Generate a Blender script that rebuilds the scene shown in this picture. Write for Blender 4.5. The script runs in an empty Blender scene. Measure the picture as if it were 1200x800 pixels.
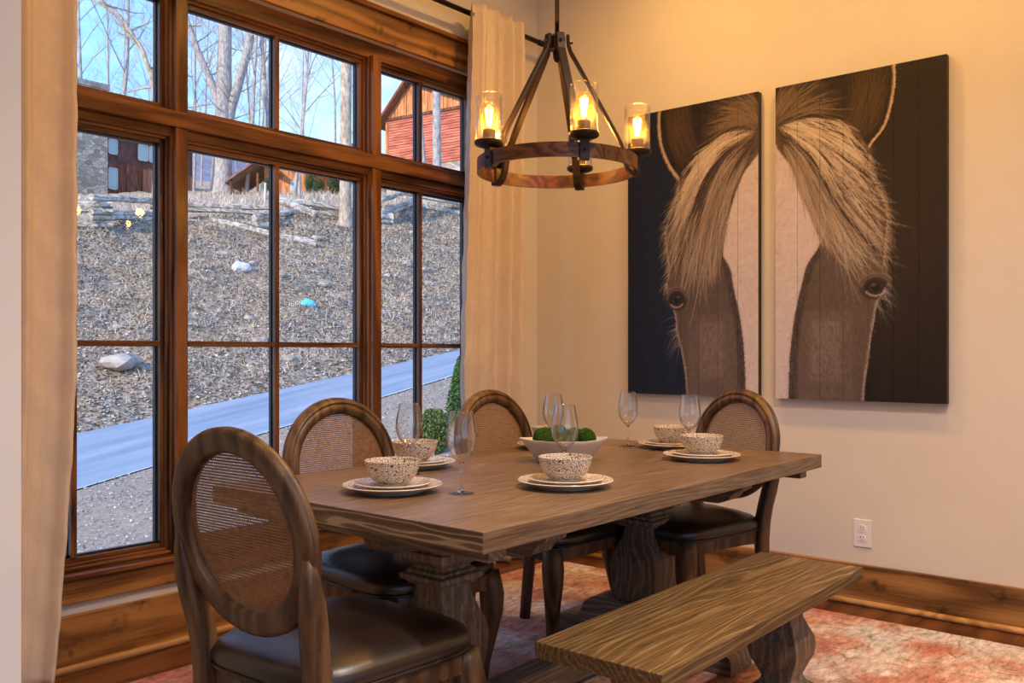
import bpy, bmesh, math, random
import numpy as np
from mathutils import Vector, Matrix

# ------------------------------------------------------------------ camera, sky, sun, lights, exposure
S = bpy.context.scene
COL = S.collection
random.seed(7)
R = math.radians

cam_d = bpy.data.cameras.new('camera')
cam = bpy.data.objects.new('camera', cam_d)
COL.objects.link(cam)
cam.location = (3.30, -4.15, 1.15)
cam.rotation_euler = (R(90), 0, R(40.1))
cam_d.sensor_width = 36
cam_d.lens = 1046 / 1200 * 36
cam_d.shift_y = 13 / 1200
cam_d.clip_start = 0.05
cam_d.clip_end = 1500
S.camera = cam

S.view_settings.view_transform = 'Standard'
S.view_settings.look = 'None'
S.view_settings.gamma = 1
S.view_settings.use_curve_mapping = False
S.view_settings.exposure = 1.08
S.cycles.max_bounces = 10
S.cycles.transparent_max_bounces = 24
S.cycles.caustics_reflective = False
S.cycles.caustics_refractive = False
S.cycles.sample_clamp_indirect = 6

SKY_STRENGTH = 1.35
SUN_STRENGTH = 2.6
CAN_POWER = 12.5
BULB_POWER = 2.7
WARM = (1.0, 0.52, 0.10)

w = bpy.data.worlds.new('sky')
S.world = w
w.use_nodes = True
nt = w.node_tree
nt.nodes.clear()
def nn(t, typ, **kw):
    n = t.nodes.new(typ)
    for k, v in kw.items():
        setattr(n, k, v)
    return n
tc = nn(nt, 'ShaderNodeTexCoord')
sep = nn(nt, 'ShaderNodeSeparateXYZ')
nt.links.new(tc.outputs['Generated'], sep.inputs[0])
grad = nn(nt, 'ShaderNodeValToRGB')
nt.links.new(sep.outputs['Z'], grad.inputs[0])
cr = grad.color_ramp
cr.elements[0].position = 0.0
cr.elements[0].color = (0.33, 0.47, 0.64, 1)
cr.elements[1].position = 0.9
cr.elements[1].color = (0.07, 0.21, 0.60, 1)
e = cr.elements.new(0.25)
e.color = (0.17, 0.36, 0.68, 1)
mp = nn(nt, 'ShaderNodeMapping')
mp.inputs['Scale'].default_value = (1, 1, 2.4)
mp.inputs['Location'].default_value = (0.3, 0.1, 0.25)
nt.links.new(tc.outputs['Generated'], mp.inputs[0])
nz = nn(nt, 'ShaderNodeTexNoise')
nz.inputs['Scale'].default_value = 2.6
nz.inputs['Detail'].default_value = 7
nz.inputs['Roughness'].default_value = 0.6
nt.links.new(mp.outputs[0], nz.inputs[0])
cl = nn(nt, 'ShaderNodeValToRGB')
cl.color_ramp.elements[0].position = 0.47
cl.color_ramp.elements[1].position = 0.66
nt.links.new(nz.outputs['Fac'], cl.inputs[0])
mx = nn(nt, 'ShaderNodeMix', data_type='RGBA')
nt.links.new(cl.outputs[0], mx.inputs['Factor'])
nt.links.new(grad.outputs[0], mx.inputs['A'])
mx.inputs['B'].default_value = (0.42, 0.48, 0.57, 1)
bg = nn(nt, 'ShaderNodeBackground')
bg.inputs['Strength'].default_value = SKY_STRENGTH
nt.links.new(mx.outputs['Result'], bg.inputs[0])
wo = nn(nt, 'ShaderNodeOutputWorld')
nt.links.new(bg.outputs[0], wo.inputs[0])

sun_d = bpy.data.lights.new('sun', 'SUN')
sun_d.energy = SUN_STRENGTH
sun_d.color = (1.0, 0.80, 0.62)
sun_d.angle = R(3)
sun = bpy.data.objects.new('sun', sun_d)
COL.objects.link(sun)
sun.rotation_euler = Vector((-0.03, 0.86, -0.46)).to_track_quat('-Z', 'Y').to_euler()

# warm recessed ceiling lamps, plus unseen neutral ones added as fill (area lights just under the ceiling; their trims are built with the room)
CEIL = 3.6
CANS_AND_FILLS = [(2.45, -0.85, 0.8), (1.15, -0.80, 0.75), (3.0, -2.3, 1.5), (4.4, -2.5, 1.6), (3.9, -5.2, 2.0), (4.4, -0.9, 0.8), (1.2, -2.9, 0.4)]
can_and_fill_lights = []
for (x, y, p) in CANS_AND_FILLS:
    ld = bpy.data.lights.new('can_or_fill_light', 'AREA')
    ld.shape = 'DISK'
    ld.size = 0.16
    ld.energy = CAN_POWER * p
    ld.color = WARM if y > -1.0 or x < 2 else (1.0, .86, .76)  # neutral ones are added fill for the lower wall, in place of daylight
    ld.spread = R(150) if y > -1.0 or x < 2 else R(122)
    lo = bpy.data.objects.new('can_or_fill_light', ld)
    COL.objects.link(lo)
    lo.location = (x, y, CEIL - 0.03)
    can_and_fill_lights.append(lo)

# ------------------------------------------------------------------ helpers
def props(o, label=None, cat=None, group=None, kind=None):
    if label: o['label'] = label
    if cat: o['category'] = cat
    if group: o['group'] = group
    if kind: o['kind'] = kind
    return o

def empty(name, loc=(0, 0, 0), rz=0.0, **kw):
    o = bpy.data.objects.new(name, None)
    o.empty_display_size = 0.1
    COL.objects.link(o)
    o.location = loc
    o.rotation_euler = (0, 0, rz)
    return props(o, **kw)

def copy_tree(o, parent=None):
    c = o.copy()
    COL.objects.link(c)
    if parent is not None:
        c.parent = parent
    for ch in list(o.children):
        copy_tree(ch, c)
    return c

class MB:
    """collects geometry, builds one mesh object"""
    def __init__(s):
        s.v = []; s.f = []; s.m = []; s.sm = []
    def add(s, vs, fs, mi=0, smooth=False):
        b = len(s.v)
        s.v.extend([tuple(p) for p in vs])
        for f in fs:
            s.f.append(tuple(i + b for i in f)); s.m.append(mi); s.sm.append(smooth)
    def box(s, x0, y0, z0, x1, y1, z1, mi=0):
        vs = [(x, y, z) for z in (z0, z1) for (x, y) in ((x0, y0), (x1, y0), (x1, y1), (x0, y1))]
        s.add(vs, [(3, 2, 1, 0), (4, 5, 6, 7), (0, 1, 5, 4), (1, 2, 6, 5), (2, 3, 7, 6), (3, 0, 4, 7)], mi)
    def rings(s, rings, closed=True, cap0=True, cap1=True, mi=0, smooth=True):
        n = len(rings[0]); vs = [p for r in rings for p in r]; fs = []
        for i in range(len(rings) - 1):
            for j in range(n if closed else n - 1):
                k = (j + 1) % n
                fs.append((i * n + j, i * n + k, (i + 1) * n + k, (i + 1) * n + j))
        if cap0: fs.append(tuple(range(n - 1, -1, -1)))
        if cap1: fs.append(tuple((len(rings) - 1) * n + j for j in range(n)))
        s.add(vs, fs, mi, smooth)
    def tube(s, pts, rad, n=8, mi=0, smooth=True, caps=True, sq=1.0, flat=None, up=None):
        """pts list of 3d, rad float / list ; flat=(a,b) elliptical/rect half sizes with up vector"""
        P = [Vector(p) for p in pts]; rr = rad if isinstance(rad, (list, tuple)) else [rad] * len(P)
        rings = []
        t0 = (P[1] - P[0]).normalized()
        u = Vector(up) if up is not None else (Vector((0, 0, 1)) if abs(t0.z) < 0.9 else Vector((1, 0, 0)))
        for i, p in enumerate(P):
            if i == 0: t = P[1] - P[0]
            elif i == len(P) - 1: t = P[i] - P[i - 1]
            else: t = (P[i + 1] - P[i]).normalized() + (P[i] - P[i - 1]).normalized()
            t.normalize()
            a = t.cross(u)
            if a.length < 1e-5: a = t.orthogonal()
            a.normalize(); b = a.cross(t).normalized()
            if up is None: u = b
            r = rr[i]; ring = []
            for k in range(n):
                th = 2 * math.pi * (k + .5) / n
                c, d = math.cos(th), math.sin(th)
                if sq != 1.0:
                    c = math.copysign(abs(c) ** sq, c); d = math.copysign(abs(d) ** sq, d)
                if flat: ring.append(p + a * c * r * flat[0] + b * d * r * flat[1])
                else: ring.append(p + a * c * r + b * d * r)
            rings.append(ring)
        s.rings(rings, True, caps, caps, mi, smooth)
    def lathe(s, prof, n=32, c=(0, 0, 0), mi=0, smooth=True, mis=None):
        rings = []
        for (r, z) in prof:
            rings.append([(c[0] + max(r, 1e-5) * math.cos(2 * math.pi * k / n), c[1] + max(r, 1e-5) * math.sin(2 * math.pi * k / n), c[2] + z) for k in range(n)])
        if mis is None:
            s.rings(rings, True, False, False, mi, smooth)
        else:
            for i in range(len(rings) - 1):
                s.rings(rings[i:i + 2], True, False, False, mis[i], smooth)
    def build(s, name, mat, parent=None, bevel=0, weld=False, auto=None):
        me = bpy.data.meshes.new(name)
        me.from_pydata(s.v, [], s.f)
        mats = mat if isinstance(mat, (list, tuple)) else [mat]
        for m in mats: me.materials.append(m)
        me.polygons.foreach_set('material_index', s.m)
        me.polygons.foreach_set('use_smooth', s.sm)
        if weld or auto:
            bm = bmesh.new(); bm.from_mesh(me)
            bmesh.ops.remove_doubles(bm, verts=bm.verts, dist=1e-5)
            if auto:
                for e_ in bm.edges:
                    if len(e_.link_faces) == 2 and e_.calc_face_angle(0) > R(auto): e_.smooth = False
            bm.to_mesh(me); bm.free()
        me.update()
        o = bpy.data.objects.new(name, me)
        COL.objects.link(o)
        if parent is not None: o.parent = parent
        if bevel:
            b = o.modifiers.new('bevel', 'BEVEL'); b.width = bevel; b.segments = 2; b.limit_method = 'ANGLE'; b.angle_limit = R(40)
        return o

def boxo(name, b, mat, parent=None, bevel=0):
    m = MB(); m.box(*b); return m.build(name, mat, parent, bevel)

def lerp(a, b, t): return a + (b - a) * t

# ------------------------------------------------------------------ materials
def newmat(name):
    m = bpy.data.materials.new(name); m.use_nodes = True
    t = m.node_tree; b = t.nodes['Principled BSDF']
    return m, t, b
def lk(t, a, b): t.links.new(a, b)
def rgba(c): return (c[0], c[1], c[2], 1)

def plain(name, col, rough=0.6, metal=0.0, spec=0.5, coat=0.0):
    m, t, b = newmat(name)
    b.inputs['Base Color'].default_value = rgba(col)
    b.inputs['Roughness'].default_value = rough
    b.inputs['Metallic'].default_value = metal
    b.inputs['Specular IOR Level'].default_value = spec
    b.inputs['Coat Weight'].default_value = coat
    return m

def noisy(name, c1, c2, scale=5, rough=0.8, detail=6, bump=0.0, bscale=None, p0=.35, p1=.65, stretch=(1, 1, 1), spec=0.3, c3=None, world=False):
    m, t, b = newmat(name)
    co = nn(t, 'ShaderNodeTexCoord'); mpn = nn(t, 'ShaderNodeMapping')
    mpn.inputs['Scale'].default_value = stretch
    lk(t, co.outputs['Object'], mpn.inputs[0])
    n = nn(t, 'ShaderNodeTexNoise'); n.inputs['Scale'].default_value = scale; n.inputs['Detail'].default_value = detail
    n.inputs['Roughness'].default_value = 0.65
    lk(t, mpn.outputs[0], n.inputs[0])
    r = nn(t, 'ShaderNodeValToRGB'); r.color_ramp.elements[0].position = p0; r.color_ramp.elements[1].position = p1
    r.color_ramp.elements[0].color = rgba(c1); r.color_ramp.elements[1].color = rgba(c2)
    if c3:
        e_ = r.color_ramp.elements.new((p0 + p1) / 2); e_.color = rgba(c3)
    lk(t, n.outputs['Fac'], r.inputs[0]); lk(t, r.outputs[0], b.inputs['Base Color'])
    b.inputs['Roughness'].default_value = rough
    b.inputs['Specular IOR Level'].default_value = spec
    if bump:
        n2 = nn(t, 'ShaderNodeTexNoise'); n2.inputs['Scale'].default_value = bscale or scale * 4; n2.inputs['Detail'].default_value = 5
        lk(t, mpn.outputs[0], n2.inputs[0])
        bp = nn(t, 'ShaderNodeBump'); bp.inputs['Strength'].default_value = bump; bp.inputs['Distance'].default_value = 0.01
        lk(t, n2.outputs['Fac'], bp.inputs['Height']); lk(t, bp.outputs[0], b.inputs['Normal'])
    return m

def wood(name, dark, mid, light, axis='Y', scale=1.0, rough=0.5, knots=0.0, bands=9.0, distort=5.0, bump=0.15, fine=0.5, spec=0.4, pale_lines=0.0, coat=0.0, ring=0.13, blotch=0.6):
    """stretched, distorted bands give cathedral grain; knots are round dark eyes"""
    m, t, b = newmat(name)
    co = nn(t, 'ShaderNodeTexCoord'); mpn = nn(t, 'ShaderNodeMapping')
    st = {'X': (0.12, 1, 1), 'Y': (1, 0.12, 1), 'Z': (1, 1, 0.12)}[axis]
    mpn.inputs['Scale'].default_value = tuple(v * scale for v in st)
    lk(t, co.outputs['Object'], mpn.inputs[0])
    big = nn(t, 'ShaderNodeTexNoise'); big.inputs['Scale'].default_value = 5; big.inputs['Detail'].default_value = 2
    lk(t, mpn.outputs[0], big.inputs[0])
    # rings: sin(bands * noise + coord)
    ln = nn(t, 'ShaderNodeVectorMath', operation='DOT_PRODUCT')
    ln.inputs[1].default_value = {'X': (0, 1, .9), 'Y': (1, 0, .9), 'Z': (1, .9, 0)}[axis]
    lk(t, mpn.outputs[0], ln.inputs[0])
    a1 = nn(t, 'ShaderNodeMath', operation='MULTIPLY_ADD'); a1.inputs[1].default_value = distort; lk(t, big.outputs['Fac'], a1.inputs[0])
    a2 = nn(t, 'ShaderNodeMath', operation='MULTIPLY'); a2.inputs[1].default_value = bands; lk(t, ln.outputs['Value'], a2.inputs[0])
    lk(t, a2.outputs[0], a1.inputs[2])
    a3 = nn(t, 'ShaderNodeMath', operation='MULTIPLY'); a3.inputs[1].default_value = 6.2832; lk(t, a1.outputs[0], a3.inputs[0])
    sn = nn(t, 'ShaderNodeMath', operation='SINE'); lk(t, a3.outputs[0], sn.inputs[0])
    # fine pores
    mp2 = nn(t, 'ShaderNodeMapping'); st2 = {'X': (0.04, 1, 1), 'Y': (1, 0.04, 1), 'Z': (1, 1, 0.04)}[axis]
    mp2.inputs['Scale'].default_value = tuple(v * scale for v in st2); lk(t, co.outputs['Object'], mp2.inputs[0])
    fn = nn(t, 'ShaderNodeTexNoise'); fn.inputs['Scale'].default_value = 170; fn.inputs['Detail'].default_value = 4; lk(t, mp2.outputs[0], fn.inputs[0])
    # combine
    c1 = nn(t, 'ShaderNodeMath', operation='MULTIPLY_ADD'); c1.inputs[1].default_value = ring; c1.inputs[2].default_value = 0.0
    lk(t, sn.outputs[0], c1.inputs[0])
    c2 = nn(t, 'ShaderNodeMath', operation='MULTIPLY_ADD'); c2.inputs[1].default_value = fine; lk(t, fn.outputs['Fac'], c2.inputs[0]); lk(t, c1.outputs[0], c2.inputs[2])
    bl = nn(t, 'ShaderNodeTexNoise'); bl.inputs['Scale'].default_value = 2.2; bl.inputs['Detail'].default_value = 3; lk(t, mpn.outputs[0], bl.inputs[0])
    c3 = nn(t, 'ShaderNodeMath', operation='MULTIPLY_ADD'); c3.inputs[1].default_value = blotch; lk(t, bl.outputs['Fac'], c3.inputs[0]); lk(t, c2.outputs[0], c3.inputs[2])
    r = nn(t, 'ShaderNodeValToRGB')
    base = fine * .5 + blotch * .5
    r.color_ramp.elements[0].position = base - 0.17; r.color_ramp.elements[1].position = base + 0.18
    r.color_ramp.elements[0].color = rgba(dark); r.color_ramp.elements[1].color = rgba(light)
    e_ = r.color_ramp.elements.new(base); e_.color = rgba(mid)
    lk(t, c3.outputs[0], r.inputs[0])
    out = r.outputs[0]
    if pale_lines:
        # limed growth lines
        mm = nn(t, 'ShaderNodeMapRange'); mm.inputs['From Min'].default_value = 0.72; mm.inputs['From Max'].default_value = 1.0
        lk(t, sn.outputs[0], mm.inputs['Value'])
        mu = nn(t, 'ShaderNodeMath', operation='MULTIPLY'); lk(t, mm.outputs[0], mu.inputs[0]); lk(t, fn.outputs['Fac'], mu.inputs[1])
        pm = nn(t, 'ShaderNodeMapRange'); pm.inputs['From Min'].default_value = .40; pm.inputs['From Max'].default_value = .60; pm.inputs['To Min'].default_value = .1; pm.inputs['To Max'].default_value = pale_lines * 1.1; lk(t, bl.outputs['Fac'], pm.inputs['Value'])
        mu2 = nn(t, 'ShaderNodeMath', operation='MULTIPLY'); lk(t, pm.outputs[0], mu2.inputs[1]); lk(t, mu.outputs[0], mu2.inputs[0]); mu2.use_clamp = True
        mc = nn(t, 'ShaderNodeMix', data_type='RGBA'); lk(t, mu2.outputs[0], mc.inputs['Factor']); lk(t, out, mc.inputs['A'])
        mc.inputs['B'].default_value = rgba([min(1, v * 1.9 + .02) for v in light]); out = mc.outputs['Result']
    if knots:
        sx = nn(t, 'ShaderNodeSeparateXYZ'); lk(t, co.outputs['Object'], sx.inputs[0]); cx_ = nn(t, 'ShaderNodeCombineXYZ')
        along, cross = {'X': ('X', 'Z'), 'Y': ('Y', 'Z'), 'Z': ('Z', 'Y')}[axis]
        ml_ = nn(t, 'ShaderNodeMath', operation='MULTIPLY'); ml_.inputs[1].default_value = .6; lk(t, sx.outputs[along], ml_.inputs[0])
        lk(t, ml_.outputs[0], cx_.inputs[0]); lk(t, sx.outputs[cross], cx_.inputs[1])
        nzk = nn(t, 'ShaderNodeTexNoise'); nzk.inputs['Scale'].default_value = 16; lk(t, cx_.outputs[0], nzk.inputs[0])
        ad = nn(t, 'ShaderNodeVectorMath', operation='MULTIPLY_ADD'); ad.inputs[1].default_value = (.09, .09, 0); lk(t, nzk.outputs['Color'], ad.inputs[0]); lk(t, cx_.outputs[0], ad.inputs[2])
        vo = nn(t, 'ShaderNodeTexVoronoi', voronoi_dimensions='2D'); vo.inputs['Scale'].default_value = knots * 1.5; lk(t, ad.outputs[0], vo.inputs[0])
        mr = nn(t, 'ShaderNodeMapRange'); mr.inputs['From Min'].default_value = 0.05; mr.inputs['From Max'].default_value = 0.30
        mr.inputs['To Min'].default_value = 0.82; mr.inputs['To Max'].default_value = 0.0
        lk(t, vo.outputs['Distance'], mr.inputs['Value'])
        n3 = nn(t, 'ShaderNodeMath', operation='MULTIPLY'); lk(t, mr.outputs[0], n3.inputs[0])
        sp = nn(t, 'ShaderNodeTexNoise'); sp.inputs['Scale'].default_value = 30; lk(t, co.outputs['Object'], sp.inputs[0])
        ms = nn(t, 'ShaderNodeMapRange'); ms.inputs['From Min'].default_value = .35; ms.inputs['From Max'].default_value = .6; lk(t, sp.outputs['Fac'], ms.inputs['Value'])
        lk(t, ms.outputs[0], n3.inputs[1])
        mc = nn(t, 'ShaderNodeMix', data_type='RGBA'); lk(t, n3.outputs[0], mc.inputs['Factor']); lk(t, out, mc.inputs['A'])
        mc.inputs['B'].default_value = rgba([v * .22 for v in dark]); out = mc.outputs['Result']
    lk(t, out, b.inputs['Base Color'])
    b.inputs['Roughness'].default_value = rough; b.inputs['Specular IOR Level'].default_value = spec; b.inputs['Coat Weight'].default_value = coat
    b.inputs['Coat Roughness'].default_value = 0.25
    if bump:
        bp = nn(t, 'ShaderNodeBump'); bp.inputs['Strength'].default_value = bump; bp.inputs['Distance'].default_value = 0.003
        lk(t, c3.outputs[0], bp.inputs['Height']); lk(t, bp.outputs[0], b.inputs['Normal'])
    return m

def thin_glass(name, tint=(1, 1, 1), rough=0.0, ior=1.45, bumps=0.0, gloss=1.0, emit=None, cap=.45, power=4.2):
    m = bpy.data.materials.new(name); m.use_nodes = True
    t = m.node_tree; t.nodes.clear()
    out = nn(t, 'ShaderNodeOutputMaterial'); tr = nn(t, 'ShaderNodeBsdfTransparent'); tr.inputs[0].default_value = rgba(tint)
    gl = nn(t, 'ShaderNodeBsdfGlossy'); gl.inputs['Roughness'].default_value = rough
    lw = nn(t, 'ShaderNodeLayerWeight'); lw.inputs['Blend'].default_value = .5
    pw_ = nn(t, 'ShaderNodeMath', operation='POWER'); pw_.inputs[1].default_value = power; lk(t, lw.outputs['Facing'], pw_.inputs[0])
    fr = nn(t, 'ShaderNodeMath', operation='MULTIPLY_ADD'); fr.inputs[1].default_value = .95; fr.inputs[2].default_value = ((ior - 1) / (ior + 1)) ** 2; lk(t, pw_.outputs[0], fr.inputs[0])
    mu = nn(t, 'ShaderNodeMath', operation='MULTIPLY'); mu.inputs[1].default_value = gloss; mu.use_clamp = True
    mn = nn(t, 'ShaderNodeMath', operation='MINIMUM'); mn.inputs[1].default_value = cap
    lk(t, fr.outputs[0], mn.inputs[0]); lk(t, mn.outputs[0], mu.inputs[0])
    mi = nn(t, 'ShaderNodeMixShader'); lk(t, mu.outputs[0], mi.inputs[0]); lk(t, tr.outputs[0], mi.inputs[1]); lk(t, gl.outputs[0], mi.inputs[2])
    if bumps:
        vo = nn(t, 'ShaderNodeTexVoronoi'); vo.inputs['Scale'].default_value = bumps
        co = nn(t, 'ShaderNodeTexCoord'); lk(t, co.outputs['Object'], vo.inputs[0])
        bp = nn(t, 'ShaderNodeBump'); bp.inputs['Strength'].default_value = 1.0; bp.inputs['Distance'].default_value = 0.002
        lk(t, vo.outputs['Distance'], bp.inputs['Height']); lk(t, bp.outputs[0], gl.inputs['Normal']); lk(t, bp.outputs[0], lw.inputs['Normal'])
    last = mi.outputs[0]
    if emit:
        em = nn(t, 'ShaderNodeEmission'); em.inputs[0].default_value = rgba(emit[0]); em.inputs[1].default_value = emit[1]
        ads = nn(t, 'ShaderNodeAddShader'); lk(t, last, ads.inputs[0]); lk(t, em.outputs[0], ads.inputs[1]); last = ads.outputs[0]
    lk(t, last, out.inputs[0])
    return m

def emis(name, col, st):
    m = bpy.data.materials.new(name); m.use_nodes = True
    t = m.node_tree; t.nodes.clear()
    o = nn(t, 'ShaderNodeOutputMaterial'); em = nn(t, 'ShaderNodeEmission'); em.inputs[0].default_value = rgba(col); em.inputs[1].default_value = st
    lk(t, em.outputs[0], o.inputs[0]); return m

M = {}
M['paint'] = noisy('wall_paint', (.70, .645, .575), (.73, .675, .605), 3, .75, bump=.04, bscale=220, spec=.25)
M['paint2'] = noisy('partition_paint', (.78, .74, .70), (.80, .76, .72), 3, .7, bump=.03, bscale=220, spec=.25)
M['ceiling'] = plain('ceiling_paint', (.75, .72, .68), .9)
M['trimY'] = wood('knotty_alder_trim_y', (.10, .038, .011), (.25, .108, .030), (.40, .19, .058), 'Y', 1.0, .38, knots=5.0, bands=7, distort=4, fine=.35, bump=.1)
M['trimX'] = wood('knotty_alder_trim_x', (.115, .048, .015), (.29, .135, .040), (.45, .225, .075), 'X', 1.0, .38, knots=4.5, bands=7, distort=4, fine=.35, bump=.1)
M['winY'] = wood('stained_window_wood_y', (.055, .019, .006), (.155, .058, .016), (.26, .105, .030), 'Y', 1.3, .25, bands=6, distort=4, fine=.35, bump=.08)
M['winZ'] = wood('stained_window_wood_z', (.055, .019, .006), (.155, .058, .016), (.26, .105, .030), 'Z', 1.3, .25, bands=6, distort=4, fine=.35, bump=.08)
M['quarter'] = wood('quarter_round_wood', (.34, .16, .05), (.50, .26, .09), (.60, .33, .13), 'Y', 1.0, .4, bands=5, fine=.3)
M['bronze'] = plain('dark_bronze', (.012, .014, .02), .45)
M['pane'] = thin_glass('window_glass', (1, 1, 1), 0, 1.5, gloss=.55)
M['table'] = wood('limed_oak_table', (.082, .047, .027), (.165, .103, .061), (.245, .165, .108), 'Y', 1.0, .34, bands=42, distort=15, fine=.75, bump=.25, pale_lines=.5, ring=.055, blotch=.28)
M['table_end'] = wood('limed_oak_end_board', (.050, .032, .018), (.125, .080, .045), (.22, .15, .09), 'X', 3.0, .45, bands=13, distort=7, fine=.3, bump=.5, pale_lines=2.4, ring=.08, blotch=.25)
M['tleg'] = wood('grey_oak_legs', (.060, .042, .028), (.145, .102, .066), (.26, .19, .13), 'Z', 1.0, .5, bands=30, distort=10, fine=.6, bump=.3, pale_lines=.5, ring=.05, blotch=.3)
M['tfoot'] = wood('grey_oak_foot', (.060, .042, .028), (.145, .102, .066), (.26, .19, .13), 'X', 1.0, .5, bands=30, distort=10, fine=.6, bump=.3, pale_lines=.5, ring=.05, blotch=.3)
M['tstr'] = wood('grey_oak_stretcher', (.060, .042, .028), (.145, .102, .066), (.26, .19, .13), 'Y', 1.0, .5, bands=30, distort=10, fine=.6, bump=.3, pale_lines=.5, ring=.05, blotch=.3)
M['bench'] = wood('oiled_oak_bench', (.046, .026, .010), (.105, .061, .023), (.168, .104, .044), 'Y', 1.0, .42, bands=42, distort=17, fine=.75, bump=.25, pale_lines=1.0, ring=.04, blotch=.24)
M['chair'] = wood('brown_oak_chair', (.034, .016, .007), (.084, .041, .018), (.145, .078, .036), 'Z', 1.4, .42, bands=9, distort=5, fine=.5, bump=.2)
M['cane'] = noisy('cane', (.20, .10, .045), (.33, .19, .10), 60, .6, p0=.3, p1=.7, spec=.35)
M['leather'] = noisy('dark_leather', (.010, .005, .0035), (.020, .010, .006), 9, .36, bump=.04, bscale=160, spec=.65)
M['piping'] = plain('dark_piping', (.006, .005, .006), .4)
M['metal'] = plain('bronze_black_metal', (.030, .018, .012), .42, .6)
M['ringwood'] = wood('chandelier_wood_finish', (.040, .014, .007), (.09, .032, .012), (.145, .056, .02), 'X', 3, .32, bands=6, fine=.4)
M['socket'] = plain('brown_socket', (.10, .05, .022), .5)
M['seeded'] = thin_glass('seeded_glass', (.98, .96, .93), .03, 1.5, bumps=190, gloss=1.0)
M['bulb'] = thin_glass('amber_bulb_glass', (1, .80, .50), 0, 1.45, gloss=.6, emit=((1, .42, .08), .10))
M['filament'] = emis('hot_filament', (1.0, .66, .28), 22)
M['wine'] = thin_glass('wine_glass', (.985, .988, .992), 0, 1.6, gloss=1.3, cap=.85, power=2.7)
def solid_glass():
    m, t, b = newmat('solid_stem_glass'); b.inputs['Transmission Weight'].default_value = 1; b.inputs['Roughness'].default_value = 0; b.inputs['IOR'].default_value = 1.48
    b.inputs['Base Color'].default_value = (1, 1, 1, 1); return m
M['stem'] = solid_glass()
M['curtain'] = noisy('linen_curtain', (.64, .54, .45), (.68, .58, .49), 30, .9, bump=.12, bscale=300, spec=.15)
M['rod'] = plain('black_rod', (.015, .012, .012), .4, .5)
M['outlet'] = plain('white_outlet_plastic', (.80, .78, .80), .35)
M['slot'] = plain('dark_slot', (.03, .03, .03), .6)
M['cream'] = plain('cream_glaze', (.72, .66, .58), .22)
M['dough'] = plain('ivory_dough_bowl', (.70, .62, .53), .45)
M['moss'] = noisy('green_moss', (.007, .026, .004), (.05, .11, .015), 60, .95, bump=1.0, bscale=150, p0=.3, p1=.7, spec=.1)
M['cable'] = plain('white_cord', (.7, .65, .55), .6)

def dotted():
    m, t, b = newmat('cream_cells_on_brown_glaze')
    co = nn(t, 'ShaderNodeTexCoord')
    vo = nn(t, 'ShaderNodeTexVoronoi', feature='DISTANCE_TO_EDGE'); vo.inputs['Scale'].default_value = 150
    lk(t, co.outputs['Object'], vo.inputs[0])
    mr = nn(t, 'ShaderNodeMapRange'); mr.inputs['From Min'].default_value = .05; mr.inputs['From Max'].default_value = .10
    lk(t, vo.outputs['Distance'], mr.inputs['Value'])
    mc = nn(t, 'ShaderNodeMix', data_type='RGBA'); lk(t, mr.outputs[0], mc.inputs['Factor'])
    mc.inputs['A'].default_value = (.16, .075, .03, 1); mc.inputs['B'].default_value = (.74, .66, .56, 1)
    lk(t, mc.outputs['Result'], b.inputs['Base Color'])
    b.inputs['Roughness'].default_value = .22
    return m
M['dotted'] = dotted()

# ------------------------------------------------------------------ outdoors: terrain
def zn_(y): return np.where(y < 9, -.71 + .19 * (y - 1.3), .753 + .12 * (y - 9))
def hz(x, y):
    x = np.asarray(x, float); y = np.asarray(y, float)
    zn = zn_(y); zf = -.4 + .153 * (y - 3.07); zF = 4.77 + .164 * (y - 8)
    s1 = np.clip((-9 - x) / 4, 0, 1); s2 = np.clip((-13 - x) / 9, 0, 1)
    base = np.where(x > -9, zn, np.where(x > -13, zn * (1 - s1) + zf * s1, np.where(x > -22, zf * (1 - s2) + zF * s2, zF + .127 * (-22 - x))))
    bank = np.clip((-13.2 - x) / 1.2, 0, 1)
    wob = .10 * np.sin(x * 1.7 + y * .6) * np.sin(y * 1.1 - x * .4) + .06 * np.sin(x * 3.9 + 1.3 * y) + .05 * np.sin(y * 4.3 - x * 2.1)
    return base + bank * wob
def H(x, y): return float(hz(x, y))

def grid_mesh(name, x0, x1, nx, y0, y1, ny, mat, zfun, drop=0.0, px=1.0):
    t = np.linspace(0, 1, nx) ** px
    xs = x0 + (x1 - x0) * t; ys = np.linspace(y0, y1, ny)
    X, Y = np.meshgrid(xs, ys, indexing='ij'); Z = zfun(X, Y) + drop
    v = np.stack([X, Y, Z], -1).reshape(-1, 3)
    idx = np.arange(nx * ny).reshape(nx, ny)
    a, b_, c, d = idx[:-1, :-1].ravel(), idx[1:, :-1].ravel(), idx[1:, 1:].ravel(), idx[:-1, 1:].ravel()
    f = np.stack([a, d, c, b_], -1) if x1 > x0 else np.stack([a, b_, c, d], -1)
    me = bpy.data.meshes.new(name); me.from_pydata(v.tolist(), [], f.tolist()); me.materials.append(mat)
    me.polygons.foreach_set('use_smooth', [True] * len(f)); me.update()
    o = bpy.data.objects.new(name, me); COL.objects.link(o)
    return o

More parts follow.
